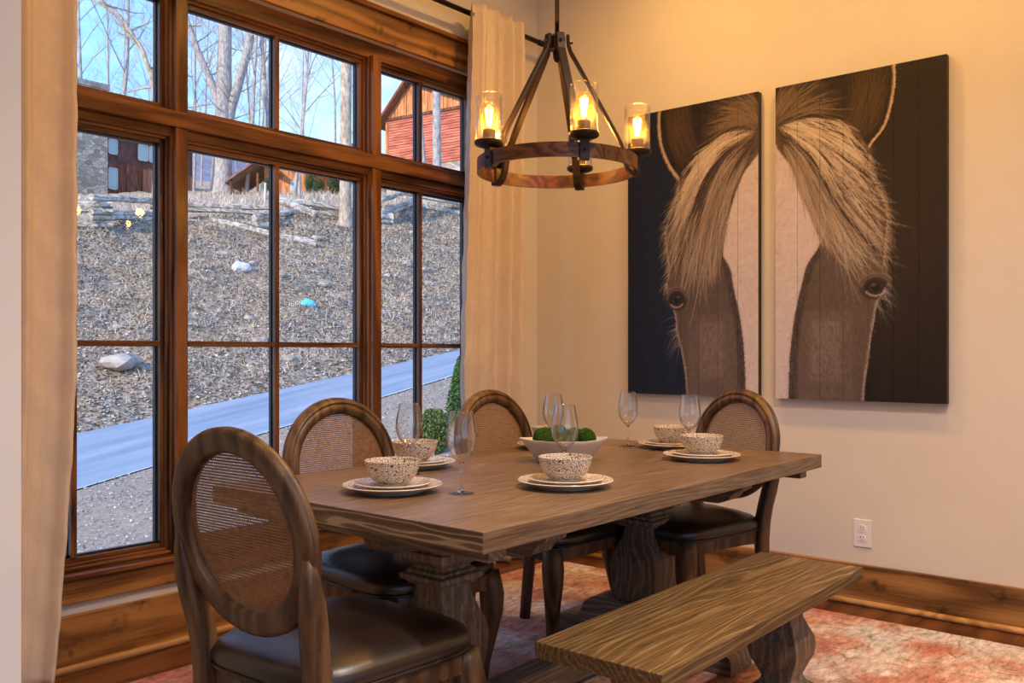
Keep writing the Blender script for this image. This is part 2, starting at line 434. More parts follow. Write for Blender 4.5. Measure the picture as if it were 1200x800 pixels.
def ground_mat(name, cols, scale, rough=.95, bump=.6, patch=None):
    m, t, b = newmat(name)
    co = nn(t, 'ShaderNodeTexCoord')
    n = nn(t, 'ShaderNodeTexNoise'); n.inputs['Scale'].default_value = scale; n.inputs['Detail'].default_value = 8; n.inputs['Roughness'].default_value = .75
    lk(t, co.outputs['Object'], n.inputs[0])
    r = nn(t, 'ShaderNodeValToRGB'); els = r.color_ramp.elements
    els[0].position = .30; els[0].color = rgba(cols[0]); els[1].position = .70; els[1].color = rgba(cols[-1])
    for i, c in enumerate(cols[1:-1]):
        e_ = els.new(.30 + .40 * (i + 1) / (len(cols) - 1)); e_.color = rgba(c)
    lk(t, n.outputs['Fac'], r.inputs[0]); out = r.outputs[0]
    if patch:
        n2 = nn(t, 'ShaderNodeTexNoise'); n2.inputs['Scale'].default_value = patch[1]; n2.inputs['Detail'].default_value = 4; lk(t, co.outputs['Object'], n2.inputs[0])
        mr = nn(t, 'ShaderNodeMapRange'); mr.inputs['From Min'].default_value = .45; mr.inputs['From Max'].default_value = .62; mr.inputs['To Max'].default_value = patch[2]; lk(t, n2.outputs['Fac'], mr.inputs['Value'])
        mc = nn(t, 'ShaderNodeMix', data_type='RGBA'); lk(t, mr.outputs[0], mc.inputs['Factor']); lk(t, out, mc.inputs['A']); mc.inputs['B'].default_value = rgba(patch[0]); out = mc.outputs['Result']
    lk(t, out, b.inputs['Base Color']); b.inputs['Roughness'].default_value = rough; b.inputs['Specular IOR Level'].default_value = .2
    bp = nn(t, 'ShaderNodeBump'); bp.inputs['Strength'].default_value = bump; bp.inputs['Distance'].default_value = .06
    lk(t, n.outputs['Fac'], bp.inputs['Height']); lk(t, bp.outputs[0], b.inputs['Normal'])
    return m

M['gravel'] = ground_mat('gravel', [(.13, .12, .11), (.23, .205, .18), (.34, .31, .28), (.44, .41, .38)], 18, bump=.5, patch=((.36, .31, .23), .35, .5))
M['asphalt'] = noisy('skylit_blue_asphalt', (.125, .205, .32), (.30, .37, .46), .9, .55, detail=9, bump=.2, bscale=60, p0=.3, p1=.7, stretch=(1.6, .25, 1), spec=.5)  # reflected skylight is mixed into the road colour as blue
M['hill'] = ground_mat('leaf_strewn_bank', [(.10, .085, .07), (.25, .20, .16), (.45, .39, .32), (.66, .60, .52)], 5.5, bump=1.0, patch=((.42, .32, .19), .5, .45))
o = grid_mesh('gravel_yard', -.6, -9.05, 24, -14, 34, 60, M['gravel'], hz); props(o, kind='structure')
o = grid_mesh('asphalt_road', -8.95, -13.1, 12, -14, 34, 60, M['asphalt'], hz, .03); props(o, kind='structure')
o = grid_mesh('hillside', -13.0, -105, 230, -14, 90, 300, M['hill'], hz, 0, px=1.7); props(o, kind='structure')
# distant wooded ridge
def ridge_z(x, y):
    d = np.clip((-105 - x) / 75, 0, 1)
    return hz(-105, y) * 0 + 14 + d * (46 + 9 * np.sin(y * .021 + .6) + 4 * np.sin(y * .06) + 1.2 * np.sin(y * .35 + x * .2)) * (0.62 + .38 * np.clip((150 - y) / 120, 0, 1.2)) - 3
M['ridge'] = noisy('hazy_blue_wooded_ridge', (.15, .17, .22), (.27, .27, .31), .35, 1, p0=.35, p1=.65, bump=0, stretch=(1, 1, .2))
o = grid_mesh('distant_ridge', -104, -182, 40, -60, 330, 180, M['ridge'], ridge_z); props(o, kind='structure')

# scattered dry grass and leaves on the bank (uncountable)
def leaf_mat():
    m, t, b = newmat('dry_leaves')
    at = nn(t, 'ShaderNodeAttribute'); at.attribute_name = 'Col'
    lk(t, at.outputs['Color'], b.inputs['Base Color']); b.inputs['Roughness'].default_value = .8; b.inputs['Specular IOR Level'].default_value = .2
    return m
M['vcol'] = leaf_mat()
def scatter(name, n, xr, yr, kind, seed, size, cols, label, cat, zoff=0.0, dens=None):
    rg = np.random.default_rng(seed)
    x = xr[0] + (xr[1] - xr[0]) * rg.random(n); y = yr[0] + (yr[1] - yr[0]) * rg.random(n)
    keep = (y > (-x) * .34 - 4.5) & (y < (-x) * 1.18 + 1.5)
    x = x[keep]; y = y[keep]; n = len(x); z = hz(x, y) + zoff
    th = rg.random(n) * 2 * np.pi; s = size * (.5 + rg.random(n))
    cx, sx = np.cos(th), np.sin(th)
    if kind == 'leaf':
        tl = (rg.random((n, 2)) - .5) * .9
        a = np.stack([x + cx * s, y + sx * s, z + tl[:, 0] * s + .02], -1); c = np.stack([x - cx * s, y - sx * s, z - tl[:, 0] * s + .03], -1)
        b_ = np.stack([x - sx * s * .7, y + cx * s * .7, z + tl[:, 1] * s + .03], -1); d = np.stack([x + sx * s * .7, y - cx * s * .7, z - tl[:, 1] * s + .02], -1)
        v = np.stack([a, b_, c, d], 1).reshape(-1, 3); f = np.arange(4 * n).reshape(n, 4); per = 4
    else:
        ln = (rg.random((n, 2)) - .5) * s[:, None] * 1.6; wd = s * .05
        a = np.stack([x + cx * wd, y + sx * wd, z - .02], -1); b_ = np.stack([x - cx * wd, y - sx * wd, z - .02], -1)
        c = np.stack([x + ln[:, 0], y + ln[:, 1], z + s], -1)
        v = np.stack([a, b_, c], 1).reshape(-1, 3); f = np.arange(3 * n).reshape(n, 3); per = 3
    me = bpy.data.meshes.new(name); me.from_pydata(v.tolist(), [], f.tolist()); me.materials.append(M['vcol'])
    ci = rg.integers(0, len(cols), n); cc = np.array(cols)[ci] * (.7 + .6 * rg.random((n, 1)))
    ca = me.color_attributes.new('Col', 'FLOAT_COLOR', 'POINT')
    ca.data.foreach_set('color', np.concatenate([np.repeat(cc, per, 0), np.ones((n * per, 1))], 1).astype(np.float32).ravel())
    o = bpy.data.objects.new(name, me); COL.objects.link(o)
    return props(o, label, cat, kind='stuff')
LC = [(.44, .38, .31), (.54, .49, .44), (.32, .26, .21), (.64, .61, .58), (.24, .20, .18), (.46, .34, .22), (.20, .25, .14), (.42, .41, .42), (.36, .33, .33)]
GC = [(.60, .51, .38), (.72, .66, .55), (.46, .38, .30), (.58, .54, .50), (.30, .25, .20)]
scatter('leaf_litter', 110000, (-24, -13.1), (2, 27), 'leaf', 1, .032, LC, 'brown and pale fallen leaves covering the steep bank above the road', 'leaves')
scatter('dry_grass', 60000, (-27, -13.6), (2, 30), 'grass', 2, .13, GC, 'straw coloured dry grass growing all over the bank', 'grass')
scatter('tall_weeds', 16000, (-46, -22.5), (5, 50), 'grass', 3, .30, GC, 'pale tall dead weeds behind the rail fence', 'weeds')
scatter('loose_pebbles', 26000, (-9, -1.5), (-3, 10), 'leaf', 4, .014, [(.38, .35, .32), (.24, .22, .20), (.46, .44, .42), (.32, .28, .23)], 'grey and tan pebbles strewn over the gravel yard', 'pebbles')

# stones lying on the bank
def stone_mesh(seed, s):
    rg = random.Random(seed); bm = bmesh.new(); bmesh.ops.create_icosphere(bm, subdivisions=2, radius=s)
    k = [rg.uniform(.6, 1.2) for _ in range(3)]
    for v in bm.verts:
        d = 1 + .22 * math.sin(v.co.x / s * 3 + seed) * math.cos(v.co.y / s * 2.7 + seed * 2) + rg.uniform(-.06, .06)
        v.co = Vector((v.co.x * k[0] * d, v.co.y * k[1] * d, v.co.z * .62 * d))
    me = bpy.data.meshes.new('stone'); bm.to_mesh(me); bm.free(); return me
M['stone'] = noisy('pale_field_stone', (.20, .18, .16), (.46, .43, .40), 5, .9, bump=.4)
SM = [stone_mesh(i, .16) for i in range(5)]
for me in SM: me.materials.append(M['stone'])
rg = random.Random(11)
for i in range(46):
    o = bpy.data.objects.new('stone', SM[i % 5]); COL.objects.link(o)
    x = rg.uniform(-20.5, -13.5); y = rg.uniform(-x * .38 - 2.5, -x * 1.05)
    sc_ = rg.uniform(.4, 1.25)
    o.location = (x, y, H(x, y) + .02); o.scale = (sc_,) * 3; o.rotation_euler = (0, 0, rg.uniform(0, 6))
    props(o, 'small pale field stone half sunk in the leaf litter of the bank', 'stone', 'small field stones on the bank')
o = bpy.data.objects.new('boulder', SM[2]); COL.objects.link(o); o.location = (-15.03, 4.86, .95); o.scale = (2.6, 2.2, 2.0)
props(o, 'large grey boulder low on the bank, left of the window mullion', 'boulder')

# litter on the bank
def bag(name, loc, s, mat, **kw):
    me = stone_mesh(int(s * 100), s); me.name = name; me.materials.append(mat)
    for v in me.vertices: v.co.z *= 1.5 if v.co.z > 0 and v.co.x > 0 else .9
    o = bpy.data.objects.new(name, me); COL.objects.link(o); o.location = loc
    return props(o, **kw)
M['whitebag'] = plain('white_plastic', (.55, .57, .62), .5); M['bluebag'] = plain('turquoise_plastic', (.10, .55, .68), .45)
bag('plastic_bag', (-18.62, 10.08, 3.50), .24, M['whitebag'], label='crumpled white plastic bag lying high on the bank', cat='bag')
bag('plastic_bag', (-16.19, 10.55, 2.42), .20, M['bluebag'], label='small turquoise plastic bag lying on the bank', cat='bag')

# split rail fence: zigzag of stacked weathered rails
M['rail'] = wood('silvery_weathered_rail', (.18, .165, .14), (.38, .35, .31), (.60, .57, .52), 'Y', 1.0, .85, bands=5, fine=.6, bump=.6, spec=.15)
def rail(parent, a, b_, r, seed):
    m = MB(); a = Vector(a); b_ = Vector(b_); rg = random.Random(seed); n = 6; pts = []; rd = []
    for i in range(n + 1):
        p = a.lerp(b_, i / n) + Vector((rg.uniform(-.02, .02), 0, rg.uniform(-.02, .02))); pts.append(p); rd.append(r * rg.uniform(.88, 1.1))
    m.tube(pts, rd, 6, smooth=False)
    return m.build('rail', M['rail'], parent)
fence = empty('split_rail_fence', (-21.5, 8, H(-21.5, 8)), label='weathered split rail zigzag fence sagging along the top of the bank', cat='fence')
fo = Vector(fence.location)
nodes = []
y = 5.0; k = 0
while y < 27:
    x = -22.3 + (.75 if k % 2 else -.55) + (y - 8) * .06; nodes.append((x, y)); y += 2.5; k += 1
sd = 0
for i in range(len(nodes) - 1):
    (xa, ya), (xb, yb) = nodes[i], nodes[i + 1]
    dx, dy = (xb - xa) * .12, (yb - ya) * .12
    for j in range(3):
        if i == 3 and j == 2: continue
        sg = .13 if (i + j) % 2 else 0
        za = H(xa, ya) + .12 + j * .27 + sg; zb = H(xb, yb) + .10 + j * .27 + sg
        if i in (3, 4) and j > 0: zb -= .2 * j; za -= .1 * j
        sd += 1
        rail(fence, Vector((xa - dx, ya - dy, za)) - fo, Vector((xb + dx, yb + dy, zb)) - fo, .095, sd)
def log(a, b_, r, seed, label):
    rt = empty('fallen_log', a, label=label, cat='log')
    m = MB(); rg = random.Random(seed); d = Vector(b_) - Vector(a)
    pts = [d * (i / 5) + Vector((0, 0, rg.uniform(-.02, .02))) for i in range(6)]
    m.tube(pts, [r * rg.uniform(.85, 1.1) for _ in range(6)], 7, smooth=False)
    m.build('trunk', M['rail'], rt)
log((-20.6, 12.3, H(-20.6, 12.3) + .1), (-19.7, 13.5, H(-19.7, 13.5) + .12), .13, 3, 'pale fallen log lying below the sagging middle of the fence')
log((-23.0, 14.0, H(-23, 14) + .75), (-21.8, 15.1, H(-21.8, 15.1) + .14), .16, 4, 'short broken log leaning on the fence near the thick tree')
log((-21.9, 11.1, H(-21.9, 11.1) + .1), (-20.3, 12.5, H(-20.3, 12.5) + .1), .10, 5, 'thin pale log lying down slope from the fence corner')
m = MB(); m.tube([(0, 0, 0), (0.03, 0, .55), (.02, .02, 1.15)], .045, 7); o = m.build('marker_post', M['whitebag']); o.location = (-27, 16.6, H(-27, 16.6)); props(o, 'short white marker post in the weeds behind the fence', 'post')

# ------------------------------------------------------------------ trees
M['bark'] = noisy('grey_bark', (.16, .15, .15), (.52, .50, .49), 9, .9, detail=8, bump=1.0, bscale=25, stretch=(1, 1, .35), spec=.15, p0=.3, p1=.68)
M['bark_warm'] = noisy('sunlit_tan_bark', (.16, .13, .10), (.60, .52, .42), 10, .9, detail=8, bump=1.0, bscale=22, stretch=(1, 1, .4), spec=.15, p0=.3, p1=.68)
M['twig'] = plain('thin_twigs', (.40, .37, .36), .9, spec=.1)
def branch(m, rg, p, d, L, r, depth, maxd, lo=0.0):
    n = 5 if depth == 0 else 4 if depth < 3 else 3
    pts = [p.copy()]; rad = [r]; q = p.copy(); dd = d.normalized()
    for i in range(n):
        dd = (dd + Vector((rg.uniform(-1, 1), rg.uniform(-1, 1), rg.uniform(-.5, .9))) * (.07 if depth == 0 else .20)).normalized()
        q = q + dd * (L / n); pts.append(q.copy()); rad.append(r * (1 - .72 * (i + 1) / n))
    m.tube(pts, rad, 8 if depth == 0 else 5 if depth == 1 else 3, mi=0 if depth < 2 else 1, caps=False)
    if depth >= maxd: return
    nc = (11, 8, 6, 4)[min(depth, 3)]
    for k in range(nc):
        t = (lo if depth == 0 else .2) + (1 - (lo if depth == 0 else .2)) * (k + rg.random()) / nc
        f = t * n; i = min(int(f), n - 1); pp = pts[i].lerp(pts[i + 1], f - i); rr = lerp(rad[i], rad[i + 1], f - i)
        ax = (pts[i + 1] - pts[i]).normalized(); perp = ax.orthogonal().normalized(); perp.rotate(Matrix.Rotation(rg.uniform(0, 6.283), 3, ax))
        bd = (ax * rg.uniform(.55, 1.0) + perp * rg.uniform(.6, 1.0) + Vector((0, 0, .25))).normalized()
        branch(m, rg, pp, bd, L * rg.uniform(.30, .48) * (1 - .35 * t), max(rr * .42, .009), depth + 1, maxd)
def tree_proto(seed, h, r, lo, maxd=3, mats=None):
    rg = random.Random(seed)
    rt = empty('bare_tree', (0, 0, 0))
    m = MB(); branch(m, rg, Vector((0, 0, -.3)), Vector((rg.uniform(-.06, .06), rg.uniform(-.06, .06), 1)), h, r, 0, maxd, lo)
    # split trunk from crown: trunk faces are the first tube
    nf = 8 * 5
    t = MB(); nv = 8 * 6
    t.v = m.v[:nv]; t.f = m.f[:nf]; t.m = [0] * nf; t.sm = [True] * nf
    c = MB(); c.v = [p for p in m.v[nv:]]; c.f = [tuple(i - nv for i in f) for f in m.f[nf:]]; c.m = m.m[nf:]; c.sm = m.sm[nf:]
    t.build('trunk', (mats or M['bark']), rt); c.build('branches', [mats or M['bark'], M['twig']], rt)
    return rt
protos = [tree_proto(21, 17, .12, .3), tree_proto(22, 21, .15, .35), tree_proto(23, 14, .10, .2), tree_proto(24, 19, .12, .3), tree_proto(25, 16, .10, .15)]
used = [False] * 5
def place_tree(k, x, y, rz, s, **kw):
    o = protos[k] if not used[k] else copy_tree(protos[k])
    used[k] = True
    o.location = (x, y, H(x, y)); o.rotation_euler = (0, 0, rz); o.scale = (s,) * 3
    for a_ in ('label', 'group', 'category'):
        if a_ in o: del o[a_]
    return props(o, **kw)
CX, CY = 3.30, -4.15
def polar(px, D):
    """plan position of something standing D metres out in a given compass direction (slope px)"""
    u = (px - 600) / 1046
    return CX + D * (-.6441 + .7649 * u), CY + D * (.7649 + .6441 * u)
TT = [(98, 60), (140, 66), (215, 76), (247, 72), (294, 70), (305, 66), (131, 84), (150, 75), (170, 66), (196, 82), (227, 62), (236, 88), (279, 84), (288, 58), (300, 78), (309, 92), (317, 62), (360, 95), (396, 92), (425, 90), (60, 74), (75, 88), (480, 95)]
rg = random.Random(5)
for i, (px, D) in enumerate(TT):
    x, y = polar(px, D)
    place_tree(i % 5, x, y, rg.uniform(0, 6), rg.uniform(.85, 1.25), label='slim bare grey tree among the woods behind the far cabins', cat='tree', group='slim bare trees of the woods behind the fence')
x, y = polar(344, 47); o = place_tree(2, x, y, 1.0, 1.15, label='slender bare tree with wide open fork against blue sky', cat='tree')
x, y = polar(352, 40); place_tree(4, x, y, 2.4, .55, label='young bare sapling in front of the timber cabin', cat='tree')

def custom_tree(name_label, base, segs, mat, twigs=None, seed=1, loc=None):
    """segs: list of (kind, [points], [radii]) in world coordinates"""
    rt = empty('bare_tree', base, label=name_label, cat='tree'); B = Vector(base)
    rg = random.Random(seed)
    for kind, pts, rad in segs:
        m = MB(); m.tube([Vector(p) - B for p in pts], rad, 12 if kind == 'trunk' else 8, caps=False); m.build(kind, mat, rt)
    m = MB()
    for kind, pts, rad in segs:
        if twigs is None: break
        P = [Vector(p) - B for p in pts]
        for i in range(len(P) - 1):
            if P[i].z < twigs[0] and kind == 'trunk': continue
            for k in range(twigs[1]):
                a = P[i].lerp(P[i + 1], rg.random()); d = Vector((rg.uniform(-1, 1), rg.uniform(-1, 1), rg.uniform(-.1, 1.0)))
                branch(m, rg, a, d, rg.uniform(1.2, twigs[2]), .05, 1, 3)
    if m.v: m.build('branches', [mat, M['twig']], rt)
    return rt
b0 = (-50.18, 29.26, H(-50.18, 29.26) - .2)
custom_tree('massive grey tree trunk forking into two heavy limbs, in middle window', b0, [
    ('trunk', [b0, (-50.2, 29.26, 13.2), (-50.18, 29.26, 17.4), (-50.1, 29.33, 21.4), (-50.0, 29.4, 28)], [.80, .58, .53, .43, .34]),
    ('limb', [(-50.3, 29.15, 17.4), (-50.88, 28.66, 19.56), (-51.49, 28.15, 21.4), (-52.11, 27.63, 23.58), (-52.68, 27.15, 25.7)], [.28, .24, .20, .20, .15]),
    ('limb', [(-50.0, 29.4, 15.9), (-49.8, 29.6, 17.6), (-49.45, 29.85, 19.0), (-48.95, 30.29, 21.4), (-48.80, 30.42, 22.4), (-48.1, 31.0, 23.3), (-47.4, 31.6, 25.4)], [.32, .33, .32, .28, .28, .22, .16])],
    M['bark'], (6, 4, 4.0), 9)
b1 = (-21.09, 15.84, H(-21.09, 15.84) - .1)
custom_tree('straight tan barked tree beside the fence, right of the middle window', b1, [
    ('trunk', [b1, (-21.1, 15.84, 6.3), (-21.1, 15.86, 9.5), (-21.06, 15.9, 13.4), (-21.0, 15.95, 18)], [.26, .205, .195, .175, .15])], M['bark_warm'], (4.5, 3, 3.2), 5)
b2 = (-28.97, 13.13, H(-28.97, 13.13) - .1)
custom_tree('bare tree with a long limb arching left across the upper left pane', b2, [
    ('trunk', [b2, (-28.9, 13.2, 8.5), (-28.8, 13.25, 11.0), (-28.7, 13.4, 15), (-28.6, 13.5, 19)], [.22, .18, .16, .15, .12]),
    ('limb', [(-28.9, 13.18, 9.6), (-28.95, 13.13, 10.6), (-29.09, 13.02, 11.65), (-29.41, 12.75, 12.79), (-30.04, 12.23, 13.99), (-31.08, 11.35, 14.8)], [.11, .11, .10, .085, .065, .035])], M['bark_warm'], (4, 2, 2.6), 6)
b3 = (-23.65, 22.83, H(-23.65, 22.83) - .1)
custom_tree('blue grey tree trunk standing in front of the red barn', b3, [
    ('trunk', [b3, (-23.62, 22.86, 9), (-23.65, 22.86, 12.0), (-23.6, 22.9, 17)], [.21, .19, .17, .14])], M['bark'], (6, 2, 2.4), 7)
b4 = (-25.45, 23.93, H(-25.45, 23.93) - .1)
custom_tree('thin leaning trunk beside the trunk before the red barn', b4, [
    ('trunk', [b4, (-25.5, 23.9, 9.6), (-25.62, 23.8, 12), (-25.8, 23.7, 15.5)], [.13, .11, .09, .07])], M['bark'], (6, 2, 2.2), 8)

# evergreen shrubs (leaf quads on a shaped shell)
def shrub(name, base, h, r, shape, seed, col, **kw):
    rt = empty(name, base, **kw); rgn = np.random.default_rng(seed)
    n = 2600; t = rgn.random(n); th = rgn.random(n) * 2 * np.pi
    prof = (np.sin(np.pi * np.clip(t * .82 + .10, 0, 1)) ** .6 if shape == 'round' else (1 - t) ** .75 * .95 + .06)
    rr = r * prof * (.72 + .36 * rgn.random(n)) ; x = rr * np.cos(th); y = rr * np.sin(th); z = h * t
    s = .030 * (r / .3) ** .8
    d = rgn.normal(size=(n, 3)); d /= np.linalg.norm(d, axis=1)[:, None]; e2 = rgn.normal(size=(n, 3)); e2 -= (e2 * d).sum(1)[:, None] * d; e2 /= np.linalg.norm(e2, axis=1)[:, None]
    P = np.stack([x, y, z], -1)
    v = np.stack([P + d * s, P + e2 * s * .5, P - d * s, P - e2 * s * .5], 1).reshape(-1, 3)
    me = bpy.data.meshes.new('foliage'); me.from_pydata(v.tolist(), [], np.arange(4 * n).reshape(n, 4).tolist()); me.materials.append(M['vcol'])
    cc = np.array(col)[None] * (.45 + .9 * rgn.random((n, 1)))
    ca = me.color_attributes.new('Col', 'FLOAT_COLOR', 'POINT'); ca.data.foreach_set('color', np.concatenate([np.repeat(cc, 4, 0), np.ones((4 * n, 1))], 1).astype(np.float32).ravel())
    o = bpy.data.objects.new('foliage', me); COL.objects.link(o); o.parent = rt
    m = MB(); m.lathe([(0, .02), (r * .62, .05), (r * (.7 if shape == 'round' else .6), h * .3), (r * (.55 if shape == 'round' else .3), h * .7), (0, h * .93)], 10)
    m.build('shaded_core', M['twigdark'], rt)  # solid dark core, shade between the leaves put into its colour
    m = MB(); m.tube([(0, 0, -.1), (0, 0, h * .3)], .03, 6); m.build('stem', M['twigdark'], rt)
    return rt
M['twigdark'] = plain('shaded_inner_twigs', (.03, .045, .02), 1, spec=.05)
shrub('boxwood_bush', (-5.02, 4.14, H(-5.02, 4.14)), .58, .20, 'round', 1, (.12, .17, .045), label='round olive green bush just outside the right window', cat='bush')
shrub('arborvitae', (-5.85, 5.52, H(-5.85, 5.52)), 1.0, .25, 'cone', 2, (.07, .16, .05), label='narrow conical evergreen outside the window beside the curtain', cat='bush')
for (px, D, h, r) in ((364, 55, 1.35, .36), (373, 54.2, .95, .34), (392, 55, 1.2, .42), (315, 56.5, 1.0, .36)):
    x, y = polar(px, D); shrub('evergreen_shrub', (x, y, H(x, y)), h, r, 'round', int(px), (.08, .13, .06),
        label={364: 'tallest dark shrub under the cabin deck', 373: 'low olive shrub right beside the tallest dark one', 392: 'round dark shrub just left of the tan tree trunk', 315: 'dark shrub at the left end of the orange cabin'}[px], cat='bush')

# ------------------------------------------------------------------ houses on the hill
M['board_red'] = wood('red_brown_vertical_boards', (.07, .025, .018), (.15, .05, .032), (.22, .085, .055), 'Z', .6, .8, bands=5, fine=.4)
M['board_lit'] = wood('lit_red_boards', (.15, .06, .04), (.27, .11, .07), (.38, .17, .11), 'Z', .6, .8, bands=5, fine=.4)  # lighter copy of the red-brown boards, lit look put into its colour
M['shingle'] = noisy('dark_red_shingles', (.07, .035, .04), (.15, .08, .08), 3, .9)
def masonry():
    m, t, b = newmat('tan_field_stone_masonry'); co = nn(t, 'ShaderNodeTexCoord')
    mpn = nn(t, 'ShaderNodeMapping'); mpn.inputs['Scale'].default_value = (1, 1, 1.7); lk(t, co.outputs['Object'], mpn.inputs[0])
    v1 = nn(t, 'ShaderNodeTexVoronoi'); v1.inputs['Scale'].default_value = 2.4; v2 = nn(t, 'ShaderNodeTexVoronoi', feature='DISTANCE_TO_EDGE'); v2.inputs['Scale'].default_value = 2.4
    lk(t, mpn.outputs[0], v1.inputs[0]); lk(t, mpn.outputs[0], v2.inputs[0])
    sx = nn(t, 'ShaderNodeSeparateColor'); lk(t, v1.outputs['Color'], sx.inputs[0])
    r = nn(t, 'ShaderNodeValToRGB'); r.color_ramp.elements[0].color = (.26, .21, .17, 1); r.color_ramp.elements[1].color = (.62, .55, .46, 1); lk(t, sx.outputs[0], r.inputs[0])
    mr = nn(t, 'ShaderNodeMapRange'); mr.inputs['From Min'].default_value = .01; mr.inputs['From Max'].default_value = .07; lk(t, v2.outputs['Distance'], mr.inputs['Value'])
    mc = nn(t, 'ShaderNodeMix', data_type='RGBA'); lk(t, mr.outputs[0], mc.inputs['Factor']); mc.inputs['A'].default_value = (.20, .18, .16, 1); lk(t, r.outputs[0], mc.inputs['B'])
    lk(t, mc.outputs['Result'], b.inputs['Base Color']); b.inputs['Roughness'].default_value = .9; return m
M['stonew'] = masonry()
M['roof'] = noisy('brown_roofing', (.16, .10, .09), (.27, .18, .15), 2, .9)
M['orange'] = wood('orange_cedar_boards', (.34, .12, .045), (.55, .22, .085), (.70, .32, .13), 'Z', .8, .75, bands=5, fine=.4)
M['clap'] = wood('red_cedar_clapboard', (.30, .08, .05), (.45, .13, .085), (.56, .20, .13), 'X', .5, .8, bands=4, fine=.4)
M['wglass'] = plain('far_window_glass', (.35, .50, .55), .08, spec=.9)
M['wframe'] = plain('far_white_window_frame', (.55, .56, .55), .6)

def win(parent, x, y0, y1, z0, z1, facing='x'):
    m = MB(); f = .07
    for b in ((y0, z0, y1, z0 + f), (y0, z1 - f, y1, z1), (y0, z0, y0 + f, z1), (y1 - f, z0, y1, z1)):
        m.box(x, b[0], b[1], x + .08, b[2], b[3])
    wf = m.build('window', M['wframe'], parent)
    m = MB(); m.box(x, y0 + f, z0 + f, x + .03, y1 - f, z1 - f); m.build('pane', M['wglass'], wf)

def vboards(m, x, y0, y1, z0, z1, w=.22, top=None):
    y = y0; rg = random.Random(int(y0 * 10))
    while y < y1 - .01:
        ye = min(y + w, y1); zt = z1 if top is None else top((y + ye) / 2)
        m.box(x - .05, y + .01, z0, x + rg.uniform(.0, .03), ye - .01, zt); y = ye

A = empty('shingled_house', (-57, 27, 11.0), label='dark red two storey house with stone chimney at far left', cat='house')
def AL(b): return (b[0] + 57, b[1] - 27, b[2] - 11, b[3] + 57, b[4] - 27, b[5] - 11)
m = MB(); m.box(*AL((-66, 24.0, 10.0, -57.1, 31.0, 16.2))); m.build('wall', M['shingle'], A)
m = MB(); vboards(m, .02, 24.4 - 27, 30.9 - 27, 10.6 - 11, 14.2 - 11, .3); o = m.build('board_siding', M['board_red'], A); props(o, kind='stuff')
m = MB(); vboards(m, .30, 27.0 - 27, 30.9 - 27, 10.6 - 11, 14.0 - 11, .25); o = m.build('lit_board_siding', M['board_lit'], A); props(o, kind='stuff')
m = MB(); m.add([AL((-56.6, 23.9, 16.35, 0, 0, 0))[:3], AL((-56.6, 31.3, 16.05, 0, 0, 0))[:3], AL((-61.5, 31.3, 16.25, 0, 0, 0))[:3], AL((-61.5, 23.9, 16.55, 0, 0, 0))[:3],
     AL((-56.6, 23.9, 16.2, 0, 0, 0))[:3], AL((-56.6, 31.3, 15.9, 0, 0, 0))[:3], AL((-61.5, 31.3, 16.1, 0, 0, 0))[:3], AL((-61.5, 23.9, 16.4, 0, 0, 0))[:3]],
     [(0, 1, 2, 3), (7, 6, 5, 4), (0, 4, 5, 1), (1, 5, 6, 2), (2, 6, 7, 3), (3, 7, 4, 0)]); m.build('roof', M['roof'], A)
m = MB(); m.box(*AL((-58.5, 22.3, 10.0, -56.5, 24.42, 18.9))); m.box(*AL((-58.6, 22.2, 18.9, -56.4, 24.52, 19.25))); m.build('chimney', M['stonew'], A)
for (y0, y1, z0, z1) in ((24.65, 25.3, 14.7, 15.75), (26.75, 27.5, 14.6, 15.75), (27.55, 28.3, 14.6, 15.75), (24.65, 25.3, 12.3, 13.8)):
    win(A, .04, y0 - 27, y1 - 27, z0 - 11, z1 - 11)

# red barn: gable end towards the house
L0 = Vector((-34.28, 29.57, 0)); bd = Vector((.9905, .137, 0)); bn = Vector((.137, -.9905, 0))
Bn = empty('red_barn', (-34.28, 29.57, 10.2), math.atan2(.137, .9905), label='tall red cedar barn with a pointed orange gable at right', cat='barn')
Wb, apx = 6.4, 1.75
zb, zt, za = 1.15, 3.95, 5.75    # local heights of siding bottom, trim line, apex
m = MB(); m.box(0, 0, -1.5, Wb, 9, zb); m.build('foundation', M['stonew'], Bn)
m = MB(); z = zb
while z < zt:
    m.add([(0, -.05, z), (Wb, -.05, z), (Wb, -.01, z + .15), (0, -.01, z + .15), (0, 0.0, z), (Wb, 0.0, z)], [(0, 1, 2, 3), (4, 5, 1, 0)]); z += .145
m.box(0, 0, zb, Wb, 9, zt)
o = m.build('clapboard_siding', M['clap'], Bn); props(o, kind='stuff')
m = MB(); x = 0.0; rgb_ = random.Random(3)
def gz(x): return (zt + (za - zt) * (x / apx)) if x < apx else za - (x - apx) * .40
while x < Wb:
    xe = min(x + .21, Wb); d = rgb_.uniform(-.06, -.03)
    vs = [(x + .01, d, zt), (xe - .01, d, zt), (xe - .01, d, gz(xe)), (x + .01, d, gz(x)), (x + .01, .05, zt), (xe - .01, .05, zt), (xe - .01, .05, gz(xe)), (x + .01, .05, gz(x))]
    m.add(vs, [(0, 1, 2, 3), (1, 5, 6, 2), (0, 3, 7, 4), (3, 2, 6, 7)]); x = xe
o = m.build('gable_boards', M['orange'], Bn); props(o, kind='stuff')
m = MB(); m.box(-.02, -.1, zt - .08, Wb, 0, zt + .07); m.build('trim_band', M['board_red'], Bn)
m = MB()
